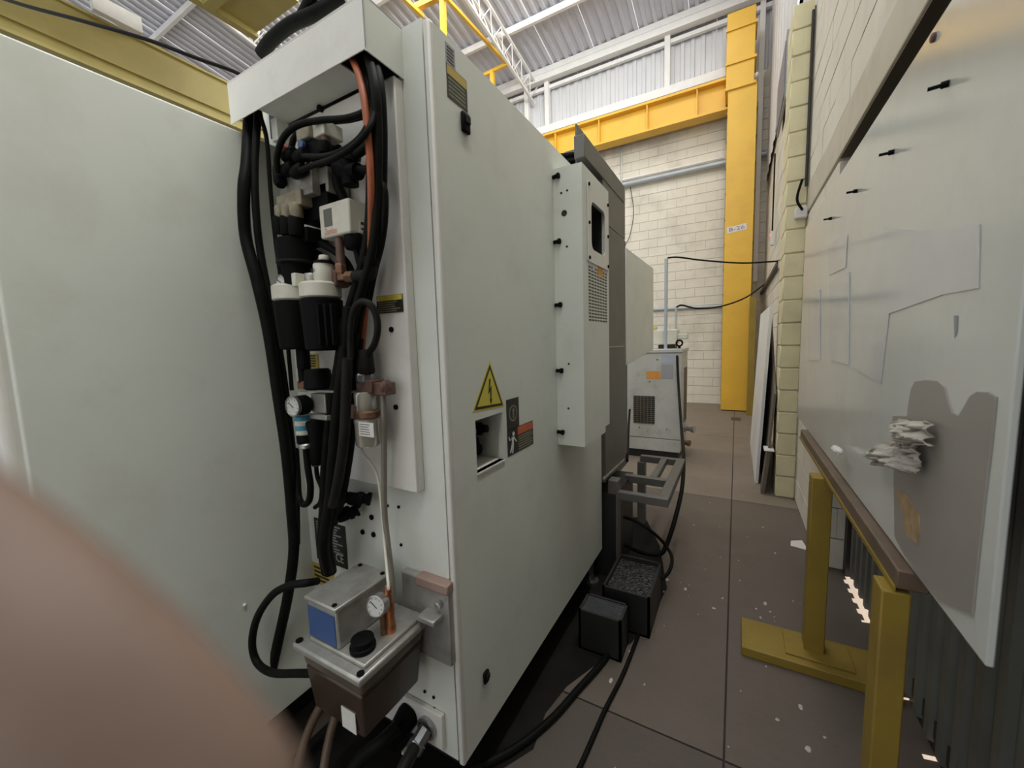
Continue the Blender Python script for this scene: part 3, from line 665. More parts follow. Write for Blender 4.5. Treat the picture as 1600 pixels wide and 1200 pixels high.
# ---- chiller at the end of the machine
chx = thing('chiller', 'pale grey chiller cabinet standing on the floor behind the tube frame', 'chiller', (-.9, 5.4, 0))
cy0, cy1, cx0, cx1 = 5.1, 5.78, -1.32, -.565
MB().box((cx0, cy0, .26), (cx1, cy1, 1.325)).build('body', M['chill'], chx, bevel=.008)
MB().box((cx0-.01, cy0-.012, 1.325), (cx1+.012, cy1+.01, 1.368)).build('top_plate', M['chill'], chx, bevel=.006)
MB().box((cx0, cy0+.004, .10), (cx1-.003, cy1, .255)).build('base_panel', M['chill'], chx, bevel=.006)
MB().box((cx0+.02, cy0+.03, .0), (cx1-.03, cy1-.02, .10)).build('skid', M['body'], chx)
def pf(px, py): return P(px, py, 'y', cy0)
gl = MB(); a, b_ = pf(990, 618), pf(1023, 663)
MB().box((a.x, cy0-.002, b_.z), (b_.x, cy0+.001, a.z)).build('grille', M['ink'], chx)
for i in range(14): gl.box((a.x, cy0-.008, b_.z+(i+.2)*(a.z-b_.z)/14), (b_.x, cy0-.002, b_.z+(i+.5)*(a.z-b_.z)/14))
for i in range(1, 6): gl.box((a.x+i*(b_.x-a.x)/6-.003, cy0-.009, b_.z), (a.x+i*(b_.x-a.x)/6+.003, cy0-.002, a.z))
gl.build('grille_slats', M['wood'], chx, kind='stuff')
def chl(x0, y0, x1, y1, m, nm):
    a, b_ = pf(x0, y0), pf(x1, y1); return MB().box((a.x, cy0-.0025, b_.z), (b_.x, cy0, a.z)).build(nm, m, chx)
o = chl(1010, 580, 1032, 592, M['orangep'], 'warning_label'); chl(1033, 569, 1052, 592, M['greylab'], 'rating_label'); chl(1034, 553, 1054, 567, mat('pale_blue', (.42, .46, .52), .4), 'display')
yy = P(1072, 620, 'x', cx1).y
MB().box((cx1, 5.40, .42), (cx1+.003, 5.72, 1.12)).build('side_opening', M['ink'], chx)
MB().lathe((cx1, 5.5, .33), (1, -.3, 0), [(.05, 0), (.05, .02), (.03, .025), (.03, .09), (.045, .10), (.045, .13)], 12).build('valve', M['steel'], chx, smooth=True)
MB().lathe((cx1, 5.35, .18), (1, -.3, 0), [(.03, 0), (.03, .06), (.04, .065), (.04, .09)], 10).build('pipe_stub', M['brass'], chx, smooth=True)
for px, py in ((1027, 562), (1015, 596), (999, 668), (1042, 671)):
    MB().lathe(pf(px, py), (0, -1, 0), [(.008, 0), (.008, .004)], 8).build('screw', M['ink'], chx)
e = P(1061.5, 541, 'y', 5.3); pts = [e + V(.045*math.cos(t), 0, .045*math.sin(t)) for t in [i*2*math.pi/12 for i in range(13)]]
ez = 1.425; pts = [(e.x+.035*math.cos(i*math.pi/6), 5.3, ez+.01+.035*math.sin(i*math.pi/6)) for i in range(13)]
MB().tube(pts, .011, 8, 2).cyl((e.x, 5.3, 1.365), (e.x, 5.3, 1.40), .016, 10).build('eye_bolt', M['plastic'], chx, smooth=True)
mb = thing('pump_unit', 'beige motor box with side stub sitting on top of the chiller', 'pump', (-.95, 5.5, 1.368))
a, b_ = P(1016, 516, 'y', 5.35), P(1057, 541, 'y', 5.35)
MB().box((a.x, 5.35, 1.42), (b_.x, 5.65, a.z)).build('body', M['offwhite'], mb, bevel=.01)
c0 = P(1074, 521, 'y', 5.4); c1 = P(1074, 530, 'y', 5.4)
MB().box((b_.x, 5.40, c1.z), (c0.x, 5.55, c0.z)).build('stub', M['offwhite'], mb, bevel=.01)
MB().box((b_.x-.22, 5.37, 1.368), (b_.x-.02, 5.6, 1.42)).build('foot', M['ink'], mb)
MB().box((a.x+.08, 5.40, a.z), (a.x+.22, 5.5, a.z+.05)).build('lid', M['paper'], mb); MB().box((a.x+.0, 5.352, a.z), (a.x+.07, 5.4, a.z+.035)).build('lid', M['yellowp'], mb)
def conduit(px, y0_, y1_, yy, lab, r=.02):
    a = P(px, y1_, 'y', yy); b_ = P(px+4, y0_, 'y', yy)
    return MB().cyl((a.x, yy, 1.37), (a.x, yy, b_.z), r, 10).build('conduit_pipe', M['pipe'], None, smooth=True, label=lab, cat='conduit')
c1o = conduit(1040, 404, 545, 5.25, 'taller vertical grey conduit pipe rising from the chiller top'); c2o = conduit(1056, 480, 520, 5.72, 'shorter vertical grey conduit pipe rising behind the pump unit', .014)
def cable(name, lab, pts, r, m='rubber', n=10, cat='hose', group=None):
    return MB().tube([P(*p[:2], 'xyz'['xyz'.index(p[2])], p[3]) if len(p) == 4 else P(p[0], p[1], 'y', p[2]) for p in pts], r, n).build(name, M[m], None, smooth=True, label=lab, cat=cat, group=group)
cable('cable', 'dark cable sagging from taller conduit to the bracket on right wall', [(1043, 403, 5.25), (1060, 402, 5.3), (1100, 407, 5.6), (1160, 411, 5.9), (1218, 408, 'x', .44)], .010, cat='cable')
cable('cable', 'dark cable sagging from shorter conduit across the column to the wall', [(1057, 480, 5.72), (1066, 477, 5.8), (1090, 482, 6.2), (1125, 479, 7), (1165, 465, 7.6), (1196, 443, 'x', .44)], .012, cat='cable')

# ---- right wall fittings and leaning boards
br = thing('wall_bracket', 'diagonal steel angle bracket on the right wall holding the cables', 'bracket', P(1218, 408, 'x', .45))
MB().bar(P(1218, 409, 'x', .44), P(1172, 489, 'x', .40), .05, .05).build('arm', M['gate'], br); MB().bar(P(1218, 409, 'x', .44), P(1218, 420, 'x', .44), .03, .05).build('tip_plate', M['alu'], br)
pc = thing('pendant_switch', 'small pendant switch with red light hanging on cable by right wall', 'switch', P(1210, 378, 'x', .42))
a, b_ = P(1211, 240, 'x', .42), P(1210, 352, 'x', .42)
MB().cyl(a, (a.x, a.y, b_.z), .010, 8).build('cord', M['rubber'], pc, smooth=True)
MB().box((.40, a.y-.04, b_.z-.20), (.45, a.y+.04, b_.z)).build('box', M['paper'], pc, bevel=.006); MB().lathe((.40, a.y-.02, b_.z-.05), (-1, 0, 0), [(.02, 0), (.02, .01)], 10).build('indicator', M['red_led'], pc)
dk = thing('wall_louvre', 'dark grey louvre panel high on the right wall behind the pilaster', 'louvre', P(1222, 215, 'x', .43))
a, b_ = P(1229, 100, 'x', .43), P(1214, 215, 'x', .43)
MB().box((.425, a.y, b_.z), (.45, b_.y, P(1222, 100, 'x', .43).z)).build('frame', M['greylab'], dk); MB().box((.415, a.y+.03, b_.z+.04), (.43, b_.y-.03, P(1222, 110, 'x', .43).z)).build('blade', mat('louvre_grey', (.2, .2, .23), .6), dk)
def lean(name, lab, y0, y1, xb, zt, xt, th, m, ztop2=None):
    b = MB(); z2 = ztop2 or zt
    b.prism([(xb, y0, 0.0), (xb, y1, 0.0), (xt, y1, z2), (xt, y0, zt)], (th, 0, .0)); return b.build(name, m, None, label=lab, cat='board')
lean('sheet_board', 'tall white sheet panel leaning on right wall beyond the pilaster', 4.62, 6.4, .20, 1.78, .275, .026, M['white'])
lean('leaning_board', 'dark grey-brown board leaning upright between white panel and pilaster', 4.40, 5.3, .262, .95, .318, .018, M['wood'], 1.75)
lean('leaning_board', 'short weathered board stub standing at the foot of the white panel', 4.32, 4.46, .235, .42, .275, .03, M['wood'])
MB().box((.25, 4.30, .423), (.33, 4.48, .430)).build('paper_sheet', M['paper'], None, label='small white sheet lying on top of short board stub', cat='sheet')
MB().box((-.05, 8.02, 0), (.10, 8.12, .05)).build('timber_block', M['wood'], None, label='dark timber offcut on the floor before the yellow column', cat='timber')
MB().prism([(.37, 3.30, .001), (.47, 3.27, .001), (.45, 3.42, .001), (.38, 3.38, .001)], (0, 0, .004)).build('paper_scrap', M['paper'], None, label='scrap of white paper on floor by the near wall foot', cat='paper')
hk = P(1238, 610, 'x', XN-.005); MB().tube([hk + V(.0, 0, .02), hk + V(-.03, 0, .015), hk + V(-.045, 0, -.01), hk + V(-.03, .0, -.025)], .008, 8).build('wall_hook', M['gate'], None, smooth=True, label='small dark hook fixed on the near block wall beside the board', cat='hook')
bk = thing('pipe_bracket', 'small white clamp with dark cable at the pilaster edge above board', 'bracket', P(1252, 330, 'y', 4.25))
a = P(1256, 328, 'y', 4.24); MB().tube([a + V(-.02, 0, .25), a + V(-.05, 0, .1), a + V(-.01, 0, 0)], .010, 8).build('cable', M['rubber'], bk, smooth=True); MB().box(a + V(-.06, 0, -.06), a + V(.03, .06, .03)).build('clamp', M['paper'], bk, bevel=.01)
MB().cyl((.480, 4.285, 2.74), (.480, 4.285, 4.1), .011, 10).build('conduit_pipe', M['gate'], None, smooth=True, label='dark vertical conduit along the right edge of yellow pilaster', cat='conduit')

# ================================================================== DISPLAY BOARD ON YELLOW STAND
XW = .38
bd = thing('display_board', 'large glossy off-white board standing on the yellow stand at right', 'board', (XW, 2.1, .93))
by0, by1, bz0, bz1 = .925, 3.33, .93, 2.195
MB().box((XW, by0, bz0), (XW+.012, by1, bz1)).build('sheet', M['board'], bd, bevel=.003)
def W(px, py, x=XW): return P(px, py, 'x', x)
for px, py in ((1483, 130), (1397, 237), (1340, 298), (1300, 341)):
    q = W(px, py); MB().lathe(q, (-1, .25, .02), [(.007, 0), (.007, .012), (.004, .013), (.004, .032)], 10).build('stud', M['plastic'], bd, smooth=True)
q = W(1461, 58); MB().lathe(q, (-1, 0, 0), [(.010, 0), (.010, .006), (.006, .008)], 12).build('stud', M['brown'], bd, smooth=True)
def cut(name, lab, pts, m, th=.004, x=XW, par=None):
    poly = [W(px, py, x-.0005) for px, py in pts]; return MB().prism(poly, (-th, 0, 0)).build(name, m, par or bd)
cut('film_piece', '', [(1397, 650), (1400, 840), (1416, 868), (1440, 905), (1470, 940), (1522, 961), (1528, 900), (1541, 780), (1552, 690), (1559, 620), (1549, 613), (1530, 612), (1518, 620), (1507, 640), (1500, 650), (1490, 645), (1483, 625), (1478, 605), (1468, 596), (1450, 594), (1432, 596), (1425, 610), (1419, 650)], M['film'], .003)
cut('film_piece', '', [(1297, 440), (1298, 562), (1327, 570), (1328, 425)], M['film2'], .004)
cut('film_piece', '', [(1264, 459), (1263, 563), (1282, 563), (1282, 452)], M['film2'], .004)
cut('film_piece', '', [(1360, 362), (1338, 460), (1334, 575), (1377, 600), (1390, 490), (1475, 460), (1530, 450), (1532, 350), (1480, 356), (1430, 360), (1380, 355)], M['film2'], .002)
cut('film_piece', '', [(1295, 385), (1296, 430), (1322, 418), (1325, 367), (1312, 370)], M['film2'], .003)
cut('film_edge', '', [(1402, 770), (1404, 780), (1412, 800), (1416, 835), (1434, 850), (1438, 830), (1437, 805), (1420, 780), (1410, 768)], M['stain'], .002, XW-.003)
q = W(1492, 500); cut('scuff_mark', '', [(1491, 493), (1497, 493), (1496, 518), (1492, 528)], M['greylab'], .0008)
# rag: crumpled cloth stuck to the board
import bmesh
def crumple(name, c, sx, sy, sz, m, lab, cat, seed, parent=None, n=3, amp=.35):
    rnd = random.Random(seed); bmm = bmesh.new(); bmesh.ops.create_icosphere(bmm, subdivisions=n, radius=1)
    dirs = [(Vector((rnd.gauss(0, 1), rnd.gauss(0, 1), rnd.gauss(0, 1))).normalized(), rnd.uniform(3, 9), rnd.uniform(0, 6)) for _ in range(9)]
    for v in bmm.verts:
        f = 1 + sum(amp/5*abs(math.sin(d.dot(v.co)*k + ph)) for d, k, ph in dirs) - amp
        v.co = Vector((v.co.x*sx, v.co.y*sy, v.co.z*sz))*f
    me = bpy.data.meshes.new(name); bmm.to_mesh(me); bmm.free(); me.materials.append(m)
    o = bpy.data.objects.new(name, me); C.objects.link(o); ORG[o] = Vector(c)
    if parent: o.parent = parent; o.location = Vector(c) - ORG[parent]
    else: o.location = c; o['label'] = lab; o['category'] = cat
    return o
from mathutils import noise
def rag_sheet(name, pts, amp, f, seed, parent, lift=.004, n=30):
    a, b, c, d = [W(px, py, XW-.004) for px, py in pts]; bb = MB(); off = Vector((seed*3.1, seed*1.7, seed*.9))
    for i in range(n+1):
        for k in range(n+1):
            u, v = i/n, k/n
            p = a.lerp(b, u).lerp(d.lerp(c, u), v)
            q = Vector((u*f, v*f*.8, 0)) + off
            e = min(u, v, 1-u, 1-v)
            dep = lift + amp*(abs(noise.noise(q))*1.4 + .7*abs(noise.noise(q*2.3)) + .3*abs(noise.noise(q*5)))*(.45+min(1, e*5)*.55)
            j_ = noise.noise_vector(q*1.3)*.012*(1 if e < .05 else .5)
            bb.v.append(Vector((p.x - dep, p.y + j_.y*1.6, p.z + j_.z)))
    bb.f = [[i*(n+1)+k, (i+1)*(n+1)+k, (i+1)*(n+1)+k+1, i*(n+1)+k+1] for i in range(n) for k in range(n)]
    o = bb.build(name, M['rag'], parent, smooth=True); m_ = o.modifiers.new('thick', 'SOLIDIFY'); m_.thickness = .0015; return o
rg = thing('crumpled_rag', 'crumpled dirty white rag stuck on the front of display board', 'rag', W(1430, 740))
rag_sheet('fold', [(1414, 660), (1462, 654), (1472, 700), (1418, 708)], .050, 3.2, 1, rg)
rag_sheet('fold', [(1376, 706), (1424, 690), (1426, 722), (1380, 727)], .045, 2.6, 2, rg, .010)
rag_sheet('fold', [(1418, 700), (1452, 700), (1452, 745), (1424, 735)], .045, 2.8, 4, rg, .006)
crumple('paper_wad', W(1308, 703, XW-.03), .015, .05, .012, M['paper'], 'small white paper wad resting on stand rail left of rag', 'paper', 11)
st = thing('board_stand', 'yellow steel stand with brown top rail carrying the big white board', 'stand', (.36, 2.0, 0))
MB().box((XW-.03, 1.235, .88), (XW+.03, 2.90, .928)).build('top_rail', M['stop'], st, bevel=.004)
MB().box((XW-.034, 1.235, .872), (XW-.030, 2.90, .885)).build('rail_edge', M['yellowd'], st)
pA = (.315, 2.16); 
MB().box((XW-.075, 2.12, .045), (XW+.0, 2.20, .87)).build('post', M['yellowd'], st, bevel=.004)
b2 = P(1390, 900, 'x', XW-.05)
b2 = V(.34, 1.275, 0)
MB().box((XW-.055, b2.y-.04, .045), (XW+.0, b2.y+.035, .87)).build('post', M['yellowd'], st, bevel=.004)
MB().box((.055, 2.02, 0), (.62, 2.25, .045)).build('foot_plank', M['yellowd'], st, bevel=.004)
MB().box((.055, b2.y-.1, 0), (.62, b2.y+.11, .045)).build('foot_plank', M['yellowd'], st, bevel=.004)
MB().box((XW-.15, 2.06, .045), (XW+.10, 2.22, .053)).build('base_plate', M['yellowd'], st, bevel=.002)
MB().box((XW-.14, b2.y-.08, .045), (XW+.10, b2.y+.09, .053)).build('base_plate', M['yellowd'], st, bevel=.002)
# dark things to the right of the board
MB().box((.47, .50, 0), (.62, .86, 2.5)).build('steel_gate_leaf', M['gate'], None, bevel=.01, label='dark brown steel leaf standing beyond the near edge of the board', cat='gate')
MB().bar((.50, 1.12, .02), (.56, 1.02, .52), .04, .04).build('steel_bar', M['wood'], None, label='dark rusty bar leaning in the corner under the board', cat='bar')
MB().bar((.54, 1.18, .02), (.585, .95, .46), .03, .03).build('steel_bar', M['wood'], None, label='thinner dark bar crossing behind the rusty bar under the board', cat='bar')

# ================================================================== PNEUMATICS ON THE CABINET FRONT
def BX(b, x0, y0, x1, y1, yf, dep):
    xm_, ym_ = (x0+x1)/2, (y0+y1)/2
    b.box((F(x0, ym_, yf).x, yf, F(xm_, y1, yf).z), (F(x1, ym_, yf).x, yf+dep, F(xm_, y0, yf).z)); return b
def sc(px, py, y): return (F(px+1, py, y) - F(px, py, y)).length*.87   # metres per pixel there
def CY(b, xc, y0, y1, w_, yf, w1=None, n=18, prof=None):
    a, c = F(xc, y1, yf), F(xc, y0, yf); s = sc(xc, (y0+y1)/2, yf)
    x = (a.x+c.x)/2; r0 = w_/2*s; r1 = (w1 or w_)/2*s; h = c.z-a.z
    b.lathe((x, yf, a.z), (0, 0, 1), [(r1*.86, 0), (r1, min(.006, h*.2)), (r0, h-min(.006, h*.2)), (r0*.86, h)], n); return b
def bt(name, m, parent, fn, bevel=.003, smooth=False):
    b = MB(); fn(b); return b.build(name, M[m], parent, bevel=bevel, smooth=smooth)
# valve block with two solenoids at the top
va = thing('valve_block', 'grimy aluminium air valve block with solenoids below the cable duct', 'valve', F(480, 312, .78))
bt('body', 'grimy', va, lambda b: BX(b, 447, 258, 487, 308, .74, .09)); bt('side_body', 'grimy', va, lambda b: BX(b, 487, 262, 512, 303, .765, .07))
bt('solenoid_coil', 'plastic', va, lambda b: BX(b, 476, 215, 502, 258, .75, .07)); bt('connector', 'tan', va, lambda b: BX(b, 462, 192, 482, 218, .74, .06))
bt('connector', 'offwhite', va, lambda b: BX(b, 488, 188, 506, 212, .735, .06)); bt('connector_nut', 'brown', va, lambda b: CY(b, 508, 188, 225, 10, .75), 0, True)
bt('gland', 'plastic', va, lambda b: CY(b, 508, 222, 240, 15, .75), 0, True); bt('blue_button', 'blue', va, lambda b: b.lathe(F(474, 228, .745), (0, -1, 0), [(.012, 0), (.012, .01)], 12), 0, True)
bt('red_button', 'redp', va, lambda b: b.lathe(F(445, 231, .745), (0, -1, 0), [(.009, 0), (.009, .01)], 12), 0, True)
bt('manifold_plate', 'tan', va, lambda b: BX(b, 440, 238, 452, 262, .76, .05))
for (px, py, dx) in ((452, 243, 1), (450, 265, 1), (470, 244, 1), (466, 268, 1)):
    a = F(px, py, .725); bt('elbow', 'plastic', va, lambda b: b.lathe(a, (1, -.1, .05), [(.016, -.02), (.018, 0), (.018, .02), (.013, .03)], 12), 0, True)
a = F(437, 272, .73); bt('elbow', 'plastic', va, lambda b: b.lathe(a, (.3, -.2, -1), [(.017, -.02), (.018, 0), (.018, .03), (.012, .04)], 12), 0, True)
# junction of black fittings right of it
tj = thing('tee_fitting', 'black plastic tee fitting joining hoses right of the valve block', 'fitting', F(550, 275, .78))
for (a, b_) in (((535, 268), (560, 268)), ((545, 245), (548, 290)), ((528, 262), (545, 266))):
    bt('arm', 'plastic', tj, lambda b: b.cyl(F(*a, .775), F(*b_, .775), .022, 14), 0, True)
bt('clamp_ring', 'rubber2', tj, lambda b: b.lathe(F(548, 243, .775), (.4, -.1, 1), [(.027, -.01), (.027, .014)], 14), 0, True)
# row of small valves
rv = thing('valve_row', 'row of small brass-topped black valves left of the white pressure switch', 'valve', F(450, 372, .78))
bt('manifold', 'tan', rv, lambda b: BX(b, 431, 300, 470, 325, .73, .08)); bt('rear_block', 'plastic', rv, lambda b: BX(b, 470, 290, 512, 345, .765, .06))
for i, px in enumerate((437, 449, 463)):
    bt('cap', 'tan', rv, lambda b: CY(b, px, 322-2*i, 341, 10+2*i, .735), 0, True); bt('stem', 'plastic', rv, lambda b: CY(b, px, 338, 366+2*i, 12+2*i, .735), 0, True)
bt('lower_block', 'plastic', rv, lambda b: BX(b, 440, 358, 480, 382, .745, .07))
# regulators and filters
rg1 = thing('air_regulator', 'black cylindrical air regulator knob above the left filter bowl', 'regulator', F(463, 432, .78))
bt('knob', 'plastic', rg1, lambda b: CY(b, 463, 374, 412, 40, .755), 0, True); bt('neck', 'plastic', rg1, lambda b: CY(b, 465, 410, 450, 32, .755), 0, True)
bt('collar', 'rubber2', rg1, lambda b: CY(b, 464, 408, 414, 41, .755), 0, True)
bt('bracket', 'offwhite', rg1, lambda b: BX(b, 455, 426, 461, 448, .70, .03)); 
f1 = thing('air_filter', 'left air filter with off-white head and black bowl', 'filter', F(462, 545, .76))
bt('head', 'offwhite', f1, lambda b: CY(b, 459, 446, 472, 43, .755), 0, True); bt('bowl', 'plastic', f1, lambda b: CY(b, 463, 470, 546, 42, .755, 36), 0, True); bt('drain', 'plastic', f1, lambda b: CY(b, 474, 544, 578, 14, .755), 0, True); bt('drain_nut', 'brass', f1, lambda b: BX(b, 464, 596, 478, 612, .745, .03)); bt('drain_tube', 'rubber', f1, lambda b: CY(b, 473, 575, 600, 9, .757), 0, True)
f2 = thing('air_filter', 'right air filter with off-white head, white dial cap and black bowl', 'filter', F(508, 548, .76))
bt('head', 'offwhite', f2, lambda b: CY(b, 501, 442, 468, 45, .745), 0, True); bt('cap', 'offwhite', f2, lambda b: CY(b, 506, 411, 444, 22, .745), 0, True); bt('cap_ring', 'plastic', f2, lambda b: CY(b, 506, 408, 413, 22, .745), 0, True); bt('cap_tip', 'offwhite', f2, lambda b: CY(b, 506, 399, 409, 11, .745), 0, True)
bt('side_port', 'alu', f2, lambda b: CY(b, 487, 428, 444, 17, .75), 0, True); bt('bowl', 'plastic', f2, lambda b: CY(b, 505, 466, 548, 46, .745, 41), 0, True)
for px in (488, 497, 508, 518):
    bt('bowl_rib', 'plastic', f2, lambda b: BX(b, px-1.5, 474, px+1.5, 540, .70, .02), .002)
lines_f(f2, F(503, 420, .745).x, F(503, 420, .72).z, .022, .010, 2, M['ink'], .7175)
def gauge(name, lab, c, axis, r, dep, parent=None, case='plastic', bez='steel'):
    g = thing(name, lab, 'gauge', c)
    ax = Vector(axis).normalized()
    MB().lathe(c, -ax, [(r*.98, 0), (r*.98, dep*.7), (r*.6, dep)], 24).build('case', M[case], g, smooth=True)
    MB().lathe(c, ax, [(r, -.004), (r, .006), (r*.9, .007), (r*.86, .003)], 28).build('bezel', M[bez], g, smooth=True)
    MB().lathe(c + ax*.0035, ax, [(r*.86, 0), (r*.86, .0008)], 28).build('dial', M['dial'], g)
    u = ax.cross(Vector((0, 0, 1))).normalized(); v = u.cross(ax)
    tk = MB()
    for i in range(9):
        t = math.radians(-135 + 270*i/8); d_ = u*math.sin(t) + v*math.cos(t)
        tk.bar(c + ax*.0047 + d_*r*.62, c + ax*.0047 + d_*r*.78, .0012, .0006, ax)
    tk.build('scale_marks', M['ink'], g); t = math.radians(55); d_ = u*math.sin(t) + v*math.cos(t)
    MB().bar(c + ax*.0052 - d_*r*.2, c + ax*.0052 + d_*r*.7, .0022, .0006, ax).build('needle', M['ink'], g)
    return g
gauge('pressure_gauge', 'small white-faced pressure gauge beside the left filter head', F(440, 441, .715), (.05, -1, 0), .021, .04)
gauge('pressure_gauge', 'white-faced black pressure gauge lower left above blue-banded fitting', F(459, 635, .70), (.05, -1, 0), .031, .055)
bt('mount', 'plastic', rg1, lambda b: BX(b, 441, 430, 456, 450, .735, .03))
# pressure switch
xr_ = F(575, 345, .822).x; ysw = P(546, 340, 'x', xr_).y; xl_ = F(499, 345, ysw).x; zt2 = F(546, 307, ysw).z; zb2 = F(546, 363, ysw).z
sw = thing('pressure_switch', 'square off-white pressure switch with grey window and red lettering', 'switch', ((xl_+xr_)/2, .8, zb2))
MB().box((xl_, ysw, zb2), (xr_, .828, zt2)).build('housing', M['offwhite'], sw, bevel=.005)
s_ = (xr_-xl_)
MB().box((xl_+s_*.17, ysw-.0012, zb2+(zt2-zb2)*.32), (xl_+s_*.44, ysw+.002, zb2+(zt2-zb2)*.84)).build('window', M['dark'], sw)
text('Danfoss', (xl_+s_*.36, ysw-.001, zb2+(zt2-zb2)*.16), EXf, EZ, .026, M['reddish'], sw, shear=.3, wscale=s_*.42)
MB().box((xr_, ysw+.03, zb2+.006), (xr_+.001, ysw+.075, zb2+.04)).build('side_label', M['paper'], sw); MB().box((xr_+.001, ysw+.036, zb2+.028), (xr_+.0016, ysw+.046, zb2+.036)).box((xr_+.001, ysw+.036, zb2+.014), (xr_+.0016, ysw+.046, zb2+.02)).build('print_lines', M['ink'], sw)
bt('cable_gland', 'plastic', sw, lambda b: CY(b, 554, 366, 390, 24, .79), 0, True); bt('pressure_stem', 'brown', sw, lambda b: CY(b, 532, 371, 428, 10, .775), 0, True)
# brass tee under the switch
te = thing('brass_tee', 'grimy brass tee fitting below the white pressure switch', 'fitting', F(535, 440, .77))
bt('body', 'brass', te, lambda b: BX(b, 520, 428, 545, 438, .755, .035)); bt('left_nut', 'brown', te, lambda b: BX(b, 513, 422, 524, 448, .75, .045)); bt('riser_nut', 'brass', te, lambda b: CY(b, 532, 412, 430, 14, .77, n=6), 0)
bt('side_arm', 'brass', te, lambda b: b.cyl(F(543, 433, .765), F(556, 432, .765), .016, 6), 0); bt('elbow', 'rubber2', te, lambda b: b.tube([F(555, 432, .765), F(573, 430, .765), F(579, 424, .765), F(580, 408, .765)], .017, 12), 0, True); bt('elbow_nut', 'plastic', te, lambda b: CY(b, 580, 402, 418, 19, .765), 0, True)
# small regulator knob, coupling
kn = thing('regulator_knob', 'black fluted knob with steel bracket plate above the lower gauge', 'regulator', F(497, 612, .77))
bt('knob', 'plastic', kn, lambda b: CY(b, 497, 576, 608, 28, .76, 31, 14), 0, True); bt('bracket', 'steel', kn, lambda b: BX(b, 465, 610, 545, 613, .735, .06), 0)
bt('body', 'alu', kn, lambda b: BX(b, 486, 615, 508, 645, .75, .05)); bt('lower_body', 'alu', kn, lambda b: BX(b, 480, 648, 510, 656, .745, .05)); bt('bowl', 'plastic', kn, lambda b: CY(b, 494, 656, 724, 22, .76, 16), 0, True); bt('drain_nut', 'brass', kn, lambda b: CY(b, 494, 722, 728, 9, .76), 0, True)
qc = thing('push_coupling', 'blue and white banded coupling below the lower pressure gauge', 'coupling', F(475, 700, .74))
for (y0_, y1_, m_) in ((649, 657, 'cyan'), (656, 665, 'paper'), (664, 672, 'cyan'), (671, 679, 'offwhite'), (678, 693, 'plastic'), (692, 700, 'steel')):
    bt('band', m_, qc, lambda b: CY(b, 472+(y0_-649)*.14, y0_, y1_, 16, .735), 0, True)
# water separator right
ws = thing('water_separator', 'brown-capped clear water separator with white label on cover panel', 'separator', F(577, 700, .78))
bt('cap', 'brown', ws, lambda b: BX(b, 556, 594, 580, 614, .765, .05)); bt('cap_arm', 'brown', ws, lambda b: BX(b, 580, 598, 602, 618, .775, .04)); bt('cap_bolt', 'brown', ws, lambda b: b.lathe(F(604, 605, .79), (1, 0, 0), [(.02, -.006), (.02, .006), (.01, .012)], 10), 0, True)
bt('neck', 'clear', ws, lambda b: CY(b, 571, 612, 646, 26, .775), 0, True); bt('clamp_band', 'brass', ws, lambda b: CY(b, 574, 640, 652, 32, .775), 0, True); bt('bowl', 'clear', ws, lambda b: CY(b, 575, 652, 696, 31, .775, 30), 0, True)
bt('side_valve', 'brown', ws, lambda b: BX(b, 545, 633, 559, 655, .745, .04)); lf, cx, cz_, wd, ht = label_f(ws, 561, 660, 584, 682, M['paper'], .738, 'label'); lines_f(lf, cx, cz_, wd*.8, ht*.85, 5, M['ink'], .7367, .25)
bt('hose_nut', 'steel', ws, lambda b: CY(b, 570, 582, 598, 22, .78, n=8), 0); bt('clip_plate', 'offwhite', ws, lambda b: BX(b, 551, 606, 566, 630, .79, .01))

# hoses (each its own thing)
cable('air_hose', 'thickest black hose hanging between left cover and cabinet front', [(391, 150, .80), (389, 198, .785), (386, 255, .745), (381, 300, .72), (384, 370, .72), (402, 440, .72), (420, 520, .73), (435, 620, .74), (448, 710, .75), (456, 800, .76), (459, 860, .76), (450, 930, .74), (433, 1010, .71), (418, 1080, .69), (411, 1140, .67)], .0175)
cable('air_hose', 'black hose hanging tightly beside the thickest hose at left cover', [(404, 150, .80), (402, 192, .785), (398, 260, .755), (400, 330, .74), (408, 400, .745), (424, 480, .75), (440, 570, .76), (452, 660, .77), (462, 760, .78), (464, 850, .79)], .011)
cable('air_tube', 'slim black tube running down left edge of the pneumatic panel', [(402, 150, .80), (407, 180, .79), (417, 220, .79), (423, 300, .79), (431, 380, .79), (442, 460, .79), (450, 540, .79), (456, 610, .78)], .0065)
cable('air_hose', 'black hose arching up over the valve block to the duct', [(434, 270, .71), (433, 245, .70), (443, 215, .70), (465, 196, .71), (500, 188, .73), (545, 184, .75), (578, 168, .76), (588, 135, .78), (584, 100, .79)], .0085)
cable('air_hose', 'second black hose arching behind the first over the valve block', [(455, 232, .75), (460, 215, .75), (475, 200, .76), (505, 191, .77), (550, 186, .78), (585, 172, .79), (590, 140, .80), (588, 105, .80)], .0085)
cable('air_hose', 'upper of two black hoses sweeping from valve block to the right', [(474, 244, .715), (500, 245, .71), (525, 240, .71), (550, 226, .72), (570, 204, .73), (582, 170, .755), (584, 135, .775), (580, 100, .785)], .0075)
cable('air_hose', 'lower of two black hoses sweeping from valve block to the right', [(470, 266, .715), (490, 258, .71), (520, 248, .705), (548, 232, .71), (572, 208, .72), (586, 175, .75), (590, 135, .775), (585, 100, .785)], .0075)
cable('air_hose', 'black hose curving from tee fitting up into hose bundle', [(550, 246, .775), (565, 236, .77), (578, 222, .76), (588, 195, .75)], .012)
cable('air_hose', 'black hose from tee fitting running right behind orange hose', [(556, 266, .775), (575, 266, .775), (588, 275, .78), (594, 310, .78)], .011)
